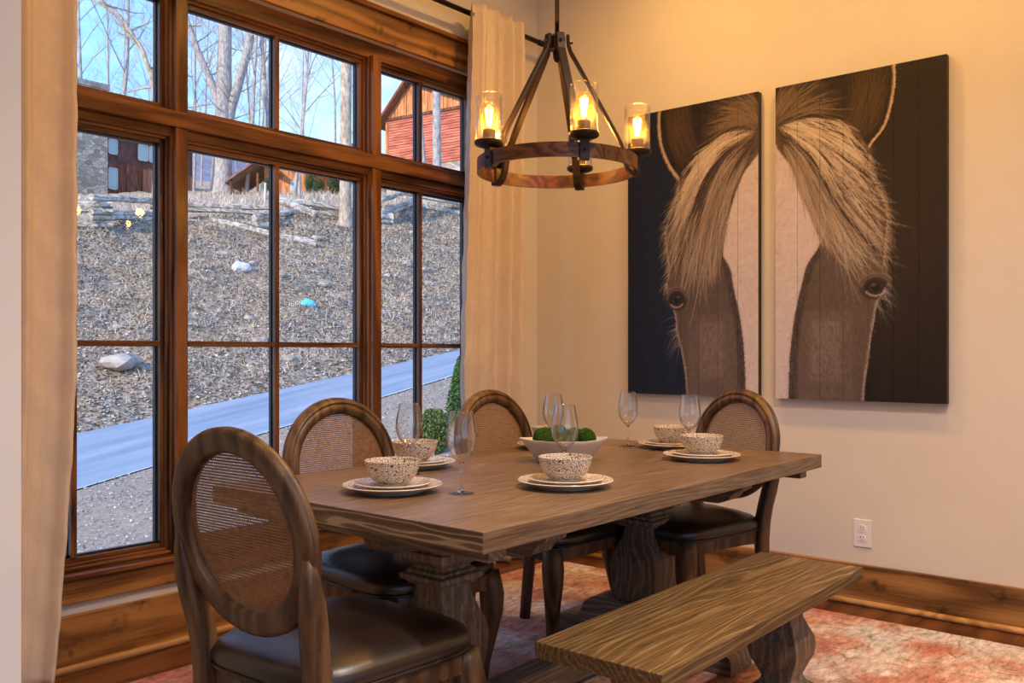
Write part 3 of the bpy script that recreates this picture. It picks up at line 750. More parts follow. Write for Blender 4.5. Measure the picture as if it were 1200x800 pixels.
for (xa, za_, xb, zb_) in ((-.45, gz(0) - .45, apx, za + .05), (apx, za + .05, Wb + .3, gz(Wb) - .08)):
    m.add([(xa, -.5, za_), (xb, -.5, zb_), (xb, 9.2, zb_), (xa, 9.2, za_), (xa, -.5, za_ + .2), (xb, -.5, zb_ + .2), (xb, 9.2, zb_ + .2), (xa, 9.2, za_ + .2)],
          [(3, 2, 1, 0), (4, 5, 6, 7), (0, 1, 5, 4), (1, 2, 6, 5), (2, 3, 7, 6), (3, 0, 4, 7)])
m.build('roof', M['board_red'], Bn)
m = MB()
m.box(-.02, -.08, zb, .14, .02, zt); m.build('corner_board', M['orange'], Bn)

# timber cabin in the middle distance (runs square to the line of sight)
Cb = empty('timber_cabin', (-47.3, 29.2, 11.4), math.atan2(33.43 - 28.64, -42.12 + 47.8), label='orange timber cabin with low gabled porch behind the bank', cat='house')
m = MB(); m.box(1.1, 0, -.5, 7.6, 5, 3.0); m.build('wall', M['orange'], Cb)
m = MB(); m.add([(-1.1, -1.2, .55), (.9, -1.2, 1.95), (2.4, -1.2, 1.2), (2.4, 3, 1.2), (.9, 3, 1.95), (-1.1, 3, .55), (-1.1, -1.2, .72), (.9, -1.2, 2.12), (2.4, -1.2, 1.37), (2.4, 3, 1.37), (.9, 3, 2.12), (-1.1, 3, .72)],
    [(0, 1, 7, 6), (1, 2, 8, 7), (6, 7, 10, 11), (7, 8, 9, 10), (0, 5, 4, 1), (1, 4, 3, 2), (0, 6, 11, 5), (2, 3, 9, 8)]); m.build('porch_roof', M['roof'], Cb)
for x in (-.8, .9): m = MB(); m.box(x, -1.1, -.5, x + .12, -.98, 1.2); m.build('post', M['board_red'], Cb)
m = MB(); m.box(-.9, 0, -.5, 1.1, .3, .2); m.build('railing', M['board_red'], Cb)
m = MB(); m.box(4.2, -1.0, 1.3, 7.9, 0, 1.5); m.box(4.2, -1.0, 1.5, 7.9, -.9, 2.3); m.build('deck', M['orange'], Cb)
m = MB(); m.box(.9, -.5, 3.0, 8.0, 5.4, 3.25); m.build('roof', M['roof'], Cb)
for (x0, z0, w_, h_) in ((1.5, 1.4, .55, .9), (2.8, 1.5, .6, 1.0), (2.8, .1, .6, .8), (1.6, .1, .5, .8), (5.0, 1.8, .8, .7), (6.4, 1.8, .8, .7), (6.8, .0, .5, .8)):
    mm_ = MB(); mm_.box(x0, -.06, z0, x0 + w_, 0.0, z0 + h_); wf = mm_.build('window', M['wframe'], Cb)
    mm_ = MB(); mm_.box(x0 + .06, -.075, z0 + .06, x0 + w_ - .06, -.055, z0 + h_ - .06); mm_.build('pane', M['wglass'], wf)
for x in (4.3, 5.9, 7.7): m = MB(); m.box(x, -.98, -.5, x + .14, -.84, 1.35); m.build('post', M['board_red'], Cb)

# ------------------------------------------------------------------ the room
RX, RY = 6.0, -7.0
M['floor'] = wood('dark_walnut_floor', (.045, .014, .006), (.11, .036, .014), (.17, .065, .026), 'Y', .8, .32, bands=5, fine=.4, bump=.1, spec=.5)
m = MB(); m.box(-.05, RY, -.12, RX, .05, -.02); fl = m.build('floor', M['floor']); props(fl, kind='structure')
FB = []
xs = np.arange(0.012, RX, .127)
for i, x in enumerate(xs):
    if x > 3.4 and i % 1 == 0 and x > 3.4: break
    m = MB(); m.box(x, RY if x > 1.3 else -3.34, -.02, x + .1262, 0, 0.0); pb = m.build('floorboard', M['floor'], fl, bevel=0)
m = MB(); m.box(x, RY, -.02, RX, 0, 0); m.build('subfloor', M['floor'], fl)
o = boxo('ceiling', (-.12, RY, CEIL, RX + .15, .15, CEIL + .1), M['ceiling']); props(o, kind='structure')
o = boxo('wall_right', (0, 0, 0, RX, .15, CEIL), M['paint']); props(o, kind='structure')
m = MB(); m.box(RX, RY, 0, RX + .15, -6.6, CEIL); m.box(RX, -2.0, 0, RX + .15, .15, CEIL); m.box(RX, -6.6, 0, RX + .15, -2.0, .3); m.box(RX, -6.6, 3.1, RX + .15, -2.0, CEIL)
o = m.build('wall_front', M['paint']); props(o, kind='structure')
W2 = empty('window_2', (RX, -4.3, .3), kind='structure')
m = MB()
for b in ((-2.3, 0, -2.22, 2.8), (2.22, 0, 2.3, 2.8), (-2.3, 0, 2.3, .08), (-2.3, 2.72, 2.3, 2.8), (-.8, 0, -.72, 2.8), (.72, 0, .8, 2.8), (-2.3, 1.95, 2.3, 2.02)):
    m.box(-.01, b[0], b[1], .12, b[2], b[3])
m.build('window_frame', M['winY'], W2)
m = MB(); m.box(.06, -2.3, 0, .064, 2.3, 2.8); m.build('pane', M['pane'], W2)
o = boxo('wall_back', (-.12, RY - .15, 0, RX + .15, RY, CEIL), M['paint']); props(o, kind='structure')
OY0, OY1, OZ0, OZ1 = -3.11, -.46, .335, 2.66
m = MB()
m.box(-.12, RY, 0, 0, OY0, CEIL); m.box(-.12, OY1, 0, 0, .15, CEIL)
m.box(-.12, OY0, 0, 0, OY1, OZ0); m.box(-.12, OY0, OZ1, 0, OY1, CEIL)
o = m.build('wall_left', M['paint']); props(o, kind='structure')
o = boxo('wall_partition', (0, -3.49, 0, 1.2, -3.34, CEIL), M['paint2']); props(o, kind='structure')
# base boards with quarter round
def baseboard(name, b1_, b2_, mat, qmat, qpts):
    m = MB(); m.box(*b1_); o = m.build(name, mat, bevel=.003); props(o, kind='structure')
    m = MB(); m.tube(qpts, .016, 8); m.build('quarter_round', qmat, o)
baseboard('baseboard_left', (0, -3.34, 0, .022, 0, .203), None, M['trimY'], M['quarter'], [(.026, -3.34, .012), (.026, -.022, .012)])
baseboard('baseboard_right', (.022, -.022, 0, RX, 0, .185), None, M['trimX'], M['quarter'], [(.022, -.026, .012), (RX, -.026, .012)])

# window trim boards
def trim(name, b, mat): o = boxo(name, b, mat, bevel=.003); return props(o, kind='structure')
trim('trim_1', (0, OY0 - .10, OZ1, .022, OY1 + .10, 2.80), M['trimY'])
trim('trim_2', (0, OY0 - .12, 2.80, .04, OY1 + .12, 2.825), M['winY'])
trim('trim_3', (0, OY0 - .10, .335, .022, OY0, OZ1), M['winZ'])
trim('trim_4', (0, OY1, .335, .022, OY1 + .10, OZ1), M['winZ'])
trim('trim_5', (0, OY0 - .10, .245, .022, OY1 + .10, .333), M['trimY'])
trim('trim_6', (-.04, OY0, .333, .036, OY1, .350), M['winY'])

# window_1: frame, mullions, transom rail, six sashes each with muntins and panes
W1 = empty('window_1', (0, -1.80, .35), kind='structure')
wo_ = Vector((0, -1.80, .35))
def wb(name, b, mat, parent=W1, bevel=.002):
    return boxo(name, (b[0], b[1] + 1.80, b[2] - .35, b[3], b[4] + 1.80, b[5] - .35), mat, parent, bevel)
ZT0, ZT1 = 2.045, 2.107
MUL = [(-2.300, -2.250), (-1.275, -1.222)]
ZB, ZH = .355, 2.593
YL, YR = -3.06, -.514
wb('head_frame', (-.115, OY0, ZH, -.03, OY1, OZ1), M['winY'])
wb('sill_frame', (-.115, OY0, .335, -.03, OY1, ZB), M['winY'])
wb('jamb', (-.115, OY0, ZB, -.03, YL, ZH), M['winZ'])
wb('jamb', (-.115, YR, ZB, -.03, OY1, ZH), M['winZ'])
for (a, b_) in MUL:
    wb('mullion', (-.115, a, ZB, 0.0, b_, ZT0), M['winZ'])
    wb('mullion', (-.115, a, ZT1, 0.0, b_, ZH), M['winZ'])
wb('header_rail', (-.115, YL, 2.020, -.03, YR, ZT0), M['winY'])
wb('transom_rail', (-.115, YL, ZT0, .006, YR, ZT1), M['winY'])
cells = [(YL, MUL[0][0]), (MUL[0][1], MUL[1][0]), (MUL[1][1], YR)]
def frame_loop(mb, x0, x1, y0, y1, z0, z1, w_):
    mb.box(x0, y0, z0, x1, y0 + w_, z1, 1); mb.box(x0, y1 - w_, z0, x1, y1, z1, 1)
    mb.box(x0, y0 + w_, z0, x1, y1 - w_, z0 + w_, 0); mb.box(x0, y0 + w_, z1 - w_, x1, y1 - w_, z1, 0)
for ci, (ya, yb) in enumerate(cells):
    for (za_, zb_, low) in ((ZB, 2.020, True), (ZT1, ZH, False)):
        mb = MB()
        A_ = lambda y: y + 1.80
        B_ = lambda z: z - .35
        casement = low and ci in (0, 2)
        frame_loop(mb, -.100, -.024, A_(ya), A_(yb), B_(za_), B_(zb_), .010)
        frame_loop(mb, -.100, -.043, A_(ya) + .010, A_(yb) - .010, B_(za_) + .010, B_(zb_) - .010, .010)
        frame_loop(mb, -.098, -.060, A_(ya) + .020, A_(yb) - .020, B_(za_) + .020, B_(zb_) - .020, .016)
        sash = mb.build('sash', [M['winY'], M['winZ']], W1, bevel=.0015)
        ins = .036
        g0, g1, h0, h1 = A_(ya) + ins, A_(yb) - ins, B_(za_) + ins, B_(zb_) - ins
        mb = MB(); frame_loop(mb, -.104, -.0845, g0 - .004, g1 + .004, h0 - .004, h1 + .004, .011 if casement else .009)
        mb.build('glazing_bead', M['bronze'], sash)
        ym = (g0 + g1) / 2
        if ci == 0: ym = A_(-2.672)
        if ci == 1: ym = A_(-1.785)
        if ci == 2: ym = A_(-.902)
        zms = [B_(1.186)] if low else []
        dk = M['bronze'] if casement else M['winZ']
        mw = .011
        mb = MB(); mb.box(-.078, ym - mw, h0, -.056, ym + mw, h1); mb.build('muntin', M['winZ'], sash, bevel=.002)
        mb = MB(); mb.box(-.102, ym - mw - .002, h0, -.086, ym + mw + .002, h1); mb.build('outer_muntin', M['bronze'], sash)
        for zm in zms:
            mb = MB(); mb.box(-.078, g0, zm - mw, -.057, g1, zm + mw); mb.build('muntin', M['winY'], sash, bevel=.002)
            mb = MB(); mb.box(-.102, g0, zm - mw - .001, -.086, g1, zm + mw + .001); mb.build('outer_muntin', M['bronze'], sash)
        yy = [g0, ym, g1]; zz = [h0] + zms + [h1]
        for i in range(2):
            for j in range(len(zz) - 1):
                mb = MB(); mb.box(-.0845, yy[i], zz[j], -.0805, yy[i + 1], zz[j + 1]); mb.build('pane', M['pane'], sash)
# pull cord hanging by the first mullion
m = MB(); m.tube([(0, 0, 0), (.004, .006, -.06), (.006, .016, -.11), (.008, .03, -.15)], [.0015, .0015, .0015, .004], 6); o = m.build('cord', M['cable']); o.location = (.004, -2.262, .60)
props(o, 'thin pale cord hanging on the window mullion above the sill', 'cord')

# curtain rod and curtains
rod = empty('curtain_rod', (.10, -1.8, 2.955), label='black curtain rod running above the window', cat='rod')
m = MB(); m.tube([(0, -1.45, -.03), (0, 1.70, -.015)], .014, 12); m.build('pole', M['rod'], rod)
m = MB(); m.tube([(0, 1.69, -.015), (0, 1.745, -.015)], .017, 12); m.build('end_cap', M['rod'], rod)
for y in (-1.2, 1.50): m = MB(); m.tube([(-.10, y, 0), (-.01, y, 0)], .009, 8); m.lathe([(0, 0), (.03, 0), (.03, .008), (0, .008)], 16, (0, 0, 0)); mb = MB(); mb.tube([(-.10, y, 0), (-.01, y, 0)], .009, 8); mb.tube([(-.10, y, 0), (-.094, y, 0)], .03, 16); mb.build('bracket', M['rod'], rod)

def curtain(name, yl, yr, ztop, zbot, npl, seed, lf, rf, label, amp=.032):
    """lf, rf: functions giving extra inset of the left and right edge with height fraction t (0 top .. 1 floor)"""
    rg = random.Random(seed); nu, nv = 180, 70
    ph = [rg.uniform(0, 6.28) for _ in range(6)]
    v = []
    for j in range(nv + 1):
        t = j / nv; z = lerp(ztop, zbot, t)
        y0 = yl + lf(t); y1 = yr + rf(t)
        for i in range(nu + 1):
            s = i / nu
            sw = s + .018 * math.sin(2 * math.pi * s * 2 + ph[0]) * t
            a = amp * (1.0 if t > .05 else .55 + 9 * t)
            wv = math.sin(2 * math.pi * npl * sw + ph[1])
            wv = math.copysign(abs(wv) ** .75, wv)
            wv = wv * (.72 + .28 * math.sin(2 * math.pi * s * 1.5 + ph[2] + t * 1.5)) + .22 * math.sin(2 * math.pi * npl * 2.3 * s + ph[3] + 1.6 * t) * (1 - .5 * t)
            cr_ = .0035 * math.sin(z * 22 + 3 * math.sin(s * 7 + ph[4])) * (t > .3) + .0025 * math.sin(z * 47 + s * 19 + ph[5])
            v.append((.140 + a * wv + cr_, lerp(y0, y1, s) + .012 * math.cos(2 * math.pi * npl * sw + ph[1]), z))
    f = []
    for j in range(nv):
        for i in range(nu):
            a = j * (nu + 1) + i; f.append((a, a + 1, a + nu + 2, a + nu + 1))
    me = bpy.data.meshes.new(name); me.from_pydata(v, [], f); me.materials.append(M['curtain']); me.polygons.foreach_set('use_smooth', [True] * len(f))
    o = bpy.data.objects.new(name, me); COL.objects.link(o)
    so = o.modifiers.new('thick', 'SOLIDIFY'); so.thickness = .002
    # header tape as part
    return props(o, label, 'curtain')
curtain('curtain', -3.27, -2.752, 2.985, .012, 3.2, 4, lambda t: 0, lambda t: -.075 * max(0, (t - .62) / .38) ** 1.3, 'cream linen curtain hanging left of the window beside the partition', .034)
curtain('curtain', -.725, -.285, 2.985, .012, 4.2, 9, lambda t: -.075 * min(1, t * 1.6), lambda t: 0.0, 'cream linen curtain hanging right of the window near the corner', .040)

# duplex outlet
ot = empty('wall_outlet', (1.899, 0, .326), label='white duplex wall outlet low on the wall right of the bench', cat='outlet')
m = MB(); m.box(-.040, -.006, -.0635, .040, 0, .0635); m.build('cover_plate', M['outlet'], ot, bevel=.003)
for dz in (.022, -.022):
    m = MB(); pts = []
    for k in range(24):
        a = 2 * math.pi * k / 24; pts.append((.0165 * max(-1, min(1, 1.08 * math.cos(a))), .0145 * math.sin(a) * 1.12))
    m.rings([[(p[0], -.005, p[1] + dz) for p in pts], [(p[0], -.0095, p[1] + dz) for p in pts]], smooth=False); rc = m.build('receptacle', M['outlet'], ot)
    m = MB(); m.box(-.0075, -.0105, dz + .001, -.0052, -.009, dz + .010); m.box(.0052, -.0105, dz + .002, .0070, -.009, dz + .009); m.tube([(0, -.0105, dz - .0065), (0, -.009, dz - .0065)], .0026, 8)
    m.build('slot', M['slot'], rc)
m = MB(); m.tube([(0, -.0085, 0), (0, -.006, 0)], .003, 10); m.build('screw', M['outlet'], ot)

# recessed and added fill lamps: trim ring round each area light
M['lens'] = emis('lamp_lens', (1, .66, .36), 3)
for i, (x, y, p) in enumerate(CANS_AND_FILLS):
    c = empty('recessed_or_fill_light', (x, y, CEIL), label='round recessed ceiling lamp', cat='lamp', group='recessed ceiling lamps')
    m = MB(); m.lathe([(.085, 0), (.115, 0), (.115, -.006), (.088, -.012), (.085, 0)], 32); m.build('trim_ring', M['outlet'], c)
    m = MB(); m.lathe([(.0001, -.002), (.085, -.002)], 32); m.build('lens', M['lens'], c)

# ------------------------------------------------------------------ rug
def rug_mat():
    m, t, b = newmat('faded_oriental_rug')
    co = nn(t, 'ShaderNodeTexCoord')
    def N(scale, det=6, stretch=(1, 1, 1), rough=.6):
        mpn = nn(t, 'ShaderNodeMapping'); mpn.inputs['Scale'].default_value = stretch; lk(t, co.outputs['Object'], mpn.inputs[0])
        n = nn(t, 'ShaderNodeTexNoise'); n.inputs['Scale'].default_value = scale; n.inputs['Detail'].default_value = det; n.inputs['Roughness'].default_value = rough
        lk(t, mpn.outputs[0], n.inputs[0]); return n
    big = N(2.6, 5); red = nn(t, 'ShaderNodeValToRGB'); el = red.color_ramp.elements
    el[0].position = .36; el[0].color = (.50, .17, .12, 1); el[1].position = .66; el[1].color = (.76, .69, .63, 1)
    e_ = el.new(.48); e_.color = (.58, .32, .25, 1); e_ = el.new(.56); e_.color = (.70, .54, .47, 1)
    lk(t, big.outputs['Fac'], red.inputs[0])
    # cold grey-blue faded patches
    pt = N(1.3, 4); mr = nn(t, 'ShaderNodeMapRange'); mr.inputs['From Min'].default_value = .55; mr.inputs['From Max'].default_value = .70; mr.inputs['To Max'].default_value = .8
    lk(t, pt.outputs['Fac'], mr.inputs['Value'])
    mc = nn(t, 'ShaderNodeMix', data_type='RGBA'); lk(t, mr.outputs[0], mc.inputs['Factor']); lk(t, red.outputs[0], mc.inputs['A']); mc.inputs['B'].default_value = (.56, .55, .58, 1)
    # worn dark ornament lines : rings of a distorted pattern
    vo = nn(t, 'ShaderNodeTexVoronoi'); vo.inputs['Scale'].default_value = 3.2; vo.inputs['Randomness'].default_value = .35
    lk(t, co.outputs['Object'], vo.inputs[0])
    dn = N(9, 4); ad = nn(t, 'ShaderNodeMath', operation='MULTIPLY_ADD'); ad.inputs[1].default_value = .22; lk(t, dn.outputs['Fac'], ad.inputs[0]); lk(t, vo.outputs['Distance'], ad.inputs[2])
    mu = nn(t, 'ShaderNodeMath', operation='MULTIPLY'); mu.inputs[1].default_value = 38; lk(t, ad.outputs[0], mu.inputs[0])
    sn = nn(t, 'ShaderNodeMath', operation='SINE'); lk(t, mu.outputs[0], sn.inputs[0])
    ml = nn(t, 'ShaderNodeMapRange'); ml.inputs['From Min'].default_value = .45; ml.inputs['From Max'].default_value = .95; lk(t, sn.outputs[0], ml.inputs['Value'])
    wn = N(14, 6, (1, .45, 1), .8); mw_ = nn(t, 'ShaderNodeMapRange'); mw_.inputs['From Min'].default_value = .44; mw_.inputs['From Max'].default_value = .60; lk(t, wn.outputs['Fac'], mw_.inputs['Value'])
    mm_ = nn(t, 'ShaderNodeMath', operation='MULTIPLY'); lk(t, ml.outputs[0], mm_.inputs[0]); lk(t, mw_.outputs[0], mm_.inputs[1])
    ms = nn(t, 'ShaderNodeMath', operation='MULTIPLY'); ms.inputs[1].default_value = .6; lk(t, mm_.outputs[0], ms.inputs[0])
    m2 = nn(t, 'ShaderNodeMix', data_type='RGBA'); lk(t, ms.outputs[0], m2.inputs['Factor']); lk(t, mc.outputs['Result'], m2.inputs['A']); m2.inputs['B'].default_value = (.20, .11, .12, 1)
    # thread wear
    th = N(42, 5, (1, .3, 1), .9); mt = nn(t, 'ShaderNodeMapRange'); mt.inputs['From Min'].default_value = .35; mt.inputs['From Max'].default_value = .68; mt.inputs['To Min'].default_value = .45; mt.inputs['To Max'].default_value = 1.25
    lk(t, th.outputs['Fac'], mt.inputs['Value'])
    m3 = nn(t, 'ShaderNodeVectorMath', operation='SCALE'); lk(t, m2.outputs['Result'], m3.inputs[0]); lk(t, mt.outputs[0], m3.inputs['Scale'])
    lk(t, m3.outputs[0], b.inputs['Base Color']); b.inputs['Roughness'].default_value = .95; b.inputs['Specular IOR Level'].default_value = .1
    bp = nn(t, 'ShaderNodeBump'); bp.inputs['Strength'].default_value = .5; bp.inputs['Distance'].default_value = .004; lk(t, th.outputs['Fac'], bp.inputs['Height']); lk(t, bp.outputs[0], b.inputs['Normal'])
    return m
M['rug'] = rug_mat()
o = boxo('rug', (.292, -3.30, 0.0, 2.74, -.225, .008), M['rug'], bevel=.003)
props(o, 'faded red and cream oriental rug lying under the dining table', 'rug')
GZ = .008

# ------------------------------------------------------------------ dining table and bench
def baluster(m, cx, cy, prof):
    """square section turned-look leg: prof = [(half width, z)]"""
    rings = [[(cx + h * a, cy + h * b_, z) for (a, b_) in ((-1, -1), (1, -1), (1, 1), (-1, 1))] for (h, z) in prof]
    m.rings(rings, smooth=False)
def scroll_foot(m, cy, half, th, z0, z1, zmid):
    """sled foot along x with stepped rounded ends"""
    pts = [(-half, z0), (-half, z0 + (z1 - z0) * .25)]
    for k in range(7):
        a = math.pi * (1 - k / 6) * .5 + 0; pts.append((-half + half * .33 * (1 - math.cos(math.pi / 2 * k / 6)), z0 + (z1 - z0) * (.25 + .30 * math.sin(math.pi / 2 * k / 6))))
    pts.append((-half * .62, z0 + (z1 - z0) * .62))
    for k in range(7):
        pts.append((-half * .62 + half * .22 * (1 - math.cos(math.pi / 2 * k / 6)), z0 + (z1 - z0) * (.62 + .38 * math.sin(math.pi / 2 * k / 6))))
    pts += [(-x, z) for (x, z) in reversed(pts)]
    n = len(pts)
    r0 = [(x, cy - th, z) for x, z in pts]; r1 = [(x, cy + th, z) for x, z in pts]
    m.rings([r0, r1], smooth=False)
T = empty('dining_table', (1.47, -1.74, GZ), label='large brown limed oak trestle dining table set for six', cat='table')
m = MB(); m.box(-.535, -.97, .702, .535, .97, .752); m.m[2] = m.m[4] = 1; m.build('tabletop', [M['table'], M['table_end']], T, bevel=.0025)
PROF = [(.076, .186), (.084, .20), (.090, .24), (.097, .285), (.099, .325), (.094, .36), (.080, .395), (.067, .43), (.059, .46), (.056, .474), (.074, .477), (.074, .484), (.088, .490), (.088, .506), (.072, .509), (.072, .516), (.060, .522), (.060, .532), (.074, .536), (.088, .550), (.098, .552), (.098, .576), (.088, .578), (.088, .60)]
for cy in (-.555, .565):
    m = MB(); baluster(m, 0, cy, PROF); m.build('leg', M['tleg'], T, bevel=.003)
    m = MB(); 
    pts = [(-.42, .702), (-.42, .655), (-.39, .64), (-.37, .615), (-.33, .60), (.33, .60), (.37, .615), (.39, .64), (.42, .655), (.42, .702)]
    m.rings([[(x, cy - .045, z) for x, z in pts], [(x, cy + .045, z) for x, z in pts]], smooth=False); m.build('cross_arm', M['tfoot'], T, bevel=.003)
    m = MB(); ps = [(-.30, .70), (-.30, .66), (-.27, .65), (-.25, .61), (-.20, .595), (.20, .595), (.25, .61), (.27, .65), (.30, .66), (.30, .70)]
    m.rings([[(-.04, cy + x, z) for x, z in ps], [(.04, cy + x, z) for x, z in ps]], smooth=False); m.build('long_arm', M['tstr'], T, bevel=.003)
    m = MB(); scroll_foot(m, cy, .40, .085, 0.0, .187, 0); m.build('foot', M['tfoot'], T, bevel=.004)
m = MB(); m.box(-.055, -.50, .03, .055, .50, .11); m.build('stretcher', M['tstr'], T, bevel=.004)
for cy in (-.88, .88):
    m = MB(); m.box(-.50, cy - .03, .668, .50, cy + .03, .702); m.build('batten', M['tfoot'], T, bevel=.003)

B = empty('dining_bench', (2.14, -1.853, GZ), label='long wooden trestle bench along the right side of the table', cat='bench')
m = MB(); m.box(-.175, -.628, .412, .175, .628, .452); m.build('seat', M['bench'], B, bevel=.003)
BP = [(.06, .075), (.075, .082), (.075, .10), (.055, .115), (.048, .13), (.060, .16), (.074, .19), (.080, .22), (.076, .25), (.060, .285), (.050, .31), (.050, .325), (.066, .332), (.068, .348), (.060, .36), (.072, .375), (.074, .412)]
for cy in (-.40, .40):
    m = MB(); baluster(m, 0, cy, BP); m.build('leg', M['tleg'], B, bevel=.003)
    m = MB(); scroll_foot(m, cy, .165, .06, 0, .08, 0); m.build('foot', M['tfoot'], B, bevel=.003)
m = MB(); m.box(-.035, -.35, .03, .035, .35, .085); m.build('stretcher', M['tstr'], B, bevel=.003)

# ------------------------------------------------------------------ oval back chairs
def chair():
    rt = empty('dining_chair', (0, 0, 0))
    def outline(k, n=56):
        out = []
        for i in range(n):
            t = 2 * math.pi * (i + .5) / n; c, s = math.cos(t), math.sin(t)
            sx = math.copysign(abs(c) ** .42, c); sy = math.copysign(abs(s) ** .42, s)
            w_ = lerp(.212, .262, (sy + 1) / 2)
            y = .24 * sy + (.022 * (1 - sx * sx) if sy > 0 else -.008 * (1 - sx * sx))
            out.append((w_ * sx * k, y * k, sx * sy))
        return out
    # seat frame with scalloped lower edge
    m = MB(); O = outline(.975); I = outline(.88); rings = []
    def zb(q): return .392 - .052 * abs(q) ** 5
    rings = [[(x, y, .436) for x, y, q in I], [(x, y, .436) for x, y, q in O], [(x * 1.012, y * 1.012, .425) for x, y, q in O], [(x, y, zb(q) + .012) for x, y, q in O], [(x * 1.01, y * 1.01, zb(q)) for x, y, q in O], [(x, y, zb(q)) for x, y, q in I], [(x, y, .436) for x, y, q in I]]
    m.rings(rings, True, False, False); m.build('seat_frame', M['chair'], rt, auto=40)
    m = MB(); rings = []
    for k, z in ((.97, .432), (1.0, .440), (1.02, .452), (1.018, .466), (.985, .480), (.92, .490), (.78, .502), (.55, .511), (.28, .516), (.02, .518)):
        rings.append([(x, y, z) for x, y, q in outline(k)])
    m.rings(rings, True, True, True); cu = m.build('seat', M['leather'], rt)
    m = MB(); o2 = [(x, y, .440) for x, y, q in outline(1.005)]; m.tube(o2 + [o2[0], o2[1]], .0055, 6); m.build('piping', M['piping'], cu)
    # front cabriole legs
    for s in (-1, 1):
        pts = [(.222, .200, .430), (.226, .204, .395), (.230, .209, .355), (.229, .209, .30), (.220, .200, .22), (.209, .190, .14), (.205, .186, .075), (.209, .190, .035), (.216, .196, .012), (.217, .197, 0)]
        rr = [.032, .034, .036, .033, .026, .021, .0185, .020, .025, .023]
        m = MB(); m.tube([(s * a, b_, c) for a, b_, c in pts], rr, 12, sq=.62, up=(0, 1, 0)); m.build('leg', M['chair'], rt)
    # rear legs rising into the stiles that hold the oval
    for s in (-1, 1):
        pts = [(.185, -.262, 0), (.185, -.250, .12), (.187, -.234, .27), (.190, -.226, .40), (.193, -.228, .47), (.198, -.238, .53), (.207, -.250, .59), (.214, -.260, .64), (.218, -.268, .69), (.220, -.275, .735)]
        rr = [.020, .021, .023, .026, .027, .026, .026, .024, .018, .009]
        m = MB(); m.tube([(s * a, b_, c) for a, b_, c in pts], rr, 12, sq=.55, up=(0, 1, 0), flat=(1, 1)); m.build('leg', M['chair'], rt)
    # oval frame
    CZ, A_, Bz = .760, .207, .198
    def yb(z, off): return -.225 - (z - .50) * .17 + off
    prof = [(-.026, -.010), (-.020, -.017), (.016, -.018), (.026, -.013), (.029, -.006), (.0255, -.002), (.029, .002), (.029, .009), (.0235, .013), (.022, .019), (.014, .023), (.007, .019), (0, .024), (-.010, .024), (-.016, .018), (-.021, .016), (-.026, .010)]
    rings = []; N_ = 72
    for i in range(N_ + 1):
        t = 2 * math.pi * i / N_; nx, nz_ = math.cos(t) * Bz, math.sin(t) * A_; l = math.hypot(nx, nz_); nx /= l; nz_ /= l
        ring = []
        for (r, off) in prof:
            x = A_ * math.cos(t) + nx * r; z = CZ + Bz * math.sin(t) + nz_ * r; ring.append((x, yb(z, off), z))
        rings.append(ring)
    m = MB(); m.rings(rings, True, False, False); m.build('back_frame', M['chair'], rt, weld=True, auto=50)
    # woven cane
    m = MB(); a, b_ = A_ - .016, Bz - .016; sp = .0066
    k = int(a / sp)
    for i in range(-k, k + 1):
        x = i * sp; hz_ = b_ * math.sqrt(max(0, 1 - (x / a) ** 2)); w_ = .0017
        q = [(x - w_, CZ - hz_), (x + w_, CZ - hz_), (x + w_, CZ + hz_), (x - w_, CZ + hz_)]
        m.add([(p, yb(z, .003), z) for p, z in q], [(0, 1, 2, 3)])
    k = int(b_ / sp)
    for i in range(-k, k + 1):
        z = i * sp; hx = a * math.sqrt(max(0, 1 - (z / b_) ** 2)); w_ = .0022
        m.add([(p, yb(CZ + zz_, .0015), CZ + zz_) for p, zz_ in ((-hx, z - w_), (hx, z - w_), (hx, z + w_), (-hx, z + w_))], [(0, 1, 2, 3)])
    o = m.build('cane_panel', M['cane'], rt); props(o, kind='stuff')
    return rt
ch = chair()
SPOTS = [(1.625, -2.80, 3.0, 'oval cane back chair at the near table end, its back to us'),
         (1.165, -2.195, -90.0, 'oval cane back chair at the window side, nearer the camera'),
         (1.125, -1.355, -90.0, 'oval cane back chair at the window side, nearer the corner'),
         (1.510, -.925, 161.0, 'oval cane back chair at the far table end below the horse pictures')]
for i, (x, y, a, lab) in enumerate(SPOTS):
    c = ch if i == 0 else copy_tree(ch)
    c.location = (x, y, GZ); c.rotation_euler = (0, 0, R(a))
    props(c, lab, 'chair', 'oval back dining chairs')

# ------------------------------------------------------------------ place settings
TZ = GZ + .752
def dinner_plate():
    m = MB(); prof = [(0, .004), (.074, .004), (.077, 0), (.082, 0), (.085, .004), (.112, .010), (.136, .019), (.1395, .0215), (.138, .0232), (.133, .0222), (.108, .0145), (.086, .0085), (.080, .0072), (0, .007)]
    mis = [0] * 7 + [0] + [1] * 5
    m.lathe(prof, 64, mis=mis); return m.build('dinner_plate', [M['cream'], M['dotted']])
def salad_plate():
    m = MB(); prof = [(0, .003), (.058, .003), (.060, 0), (.064, 0), (.067, .003), (.090, .007), (.106, .0125), (.1085, .0145), (.107, .016), (.103, .0152), (.085, .0105), (.066, .0065), (0, .006)]
    mis = [0] * 7 + [0] + [1] * 4
    m.lathe(prof, 64, mis=mis); return m.build('salad_plate', [M['cream'], M['dotted']])
def bowl():
    m = MB(); prof = [(0, .004), (.034, .004), (.036, 0), (.040, 0), (.041, .005), (.054, .013), (.066, .028), (.074, .046), (.0785, .066), (.0790, .0685), (.0775, .0695), (.0758, .068), (.071, .046), (.063, .029), (.050, .015), (.034, .010), (0, .009)]
    mis = [0] * 4 + [1] * 12
    m.lathe(prof, 64, mis=mis); return m.build('soup_bowl', [M['cream'], M['dotted']])
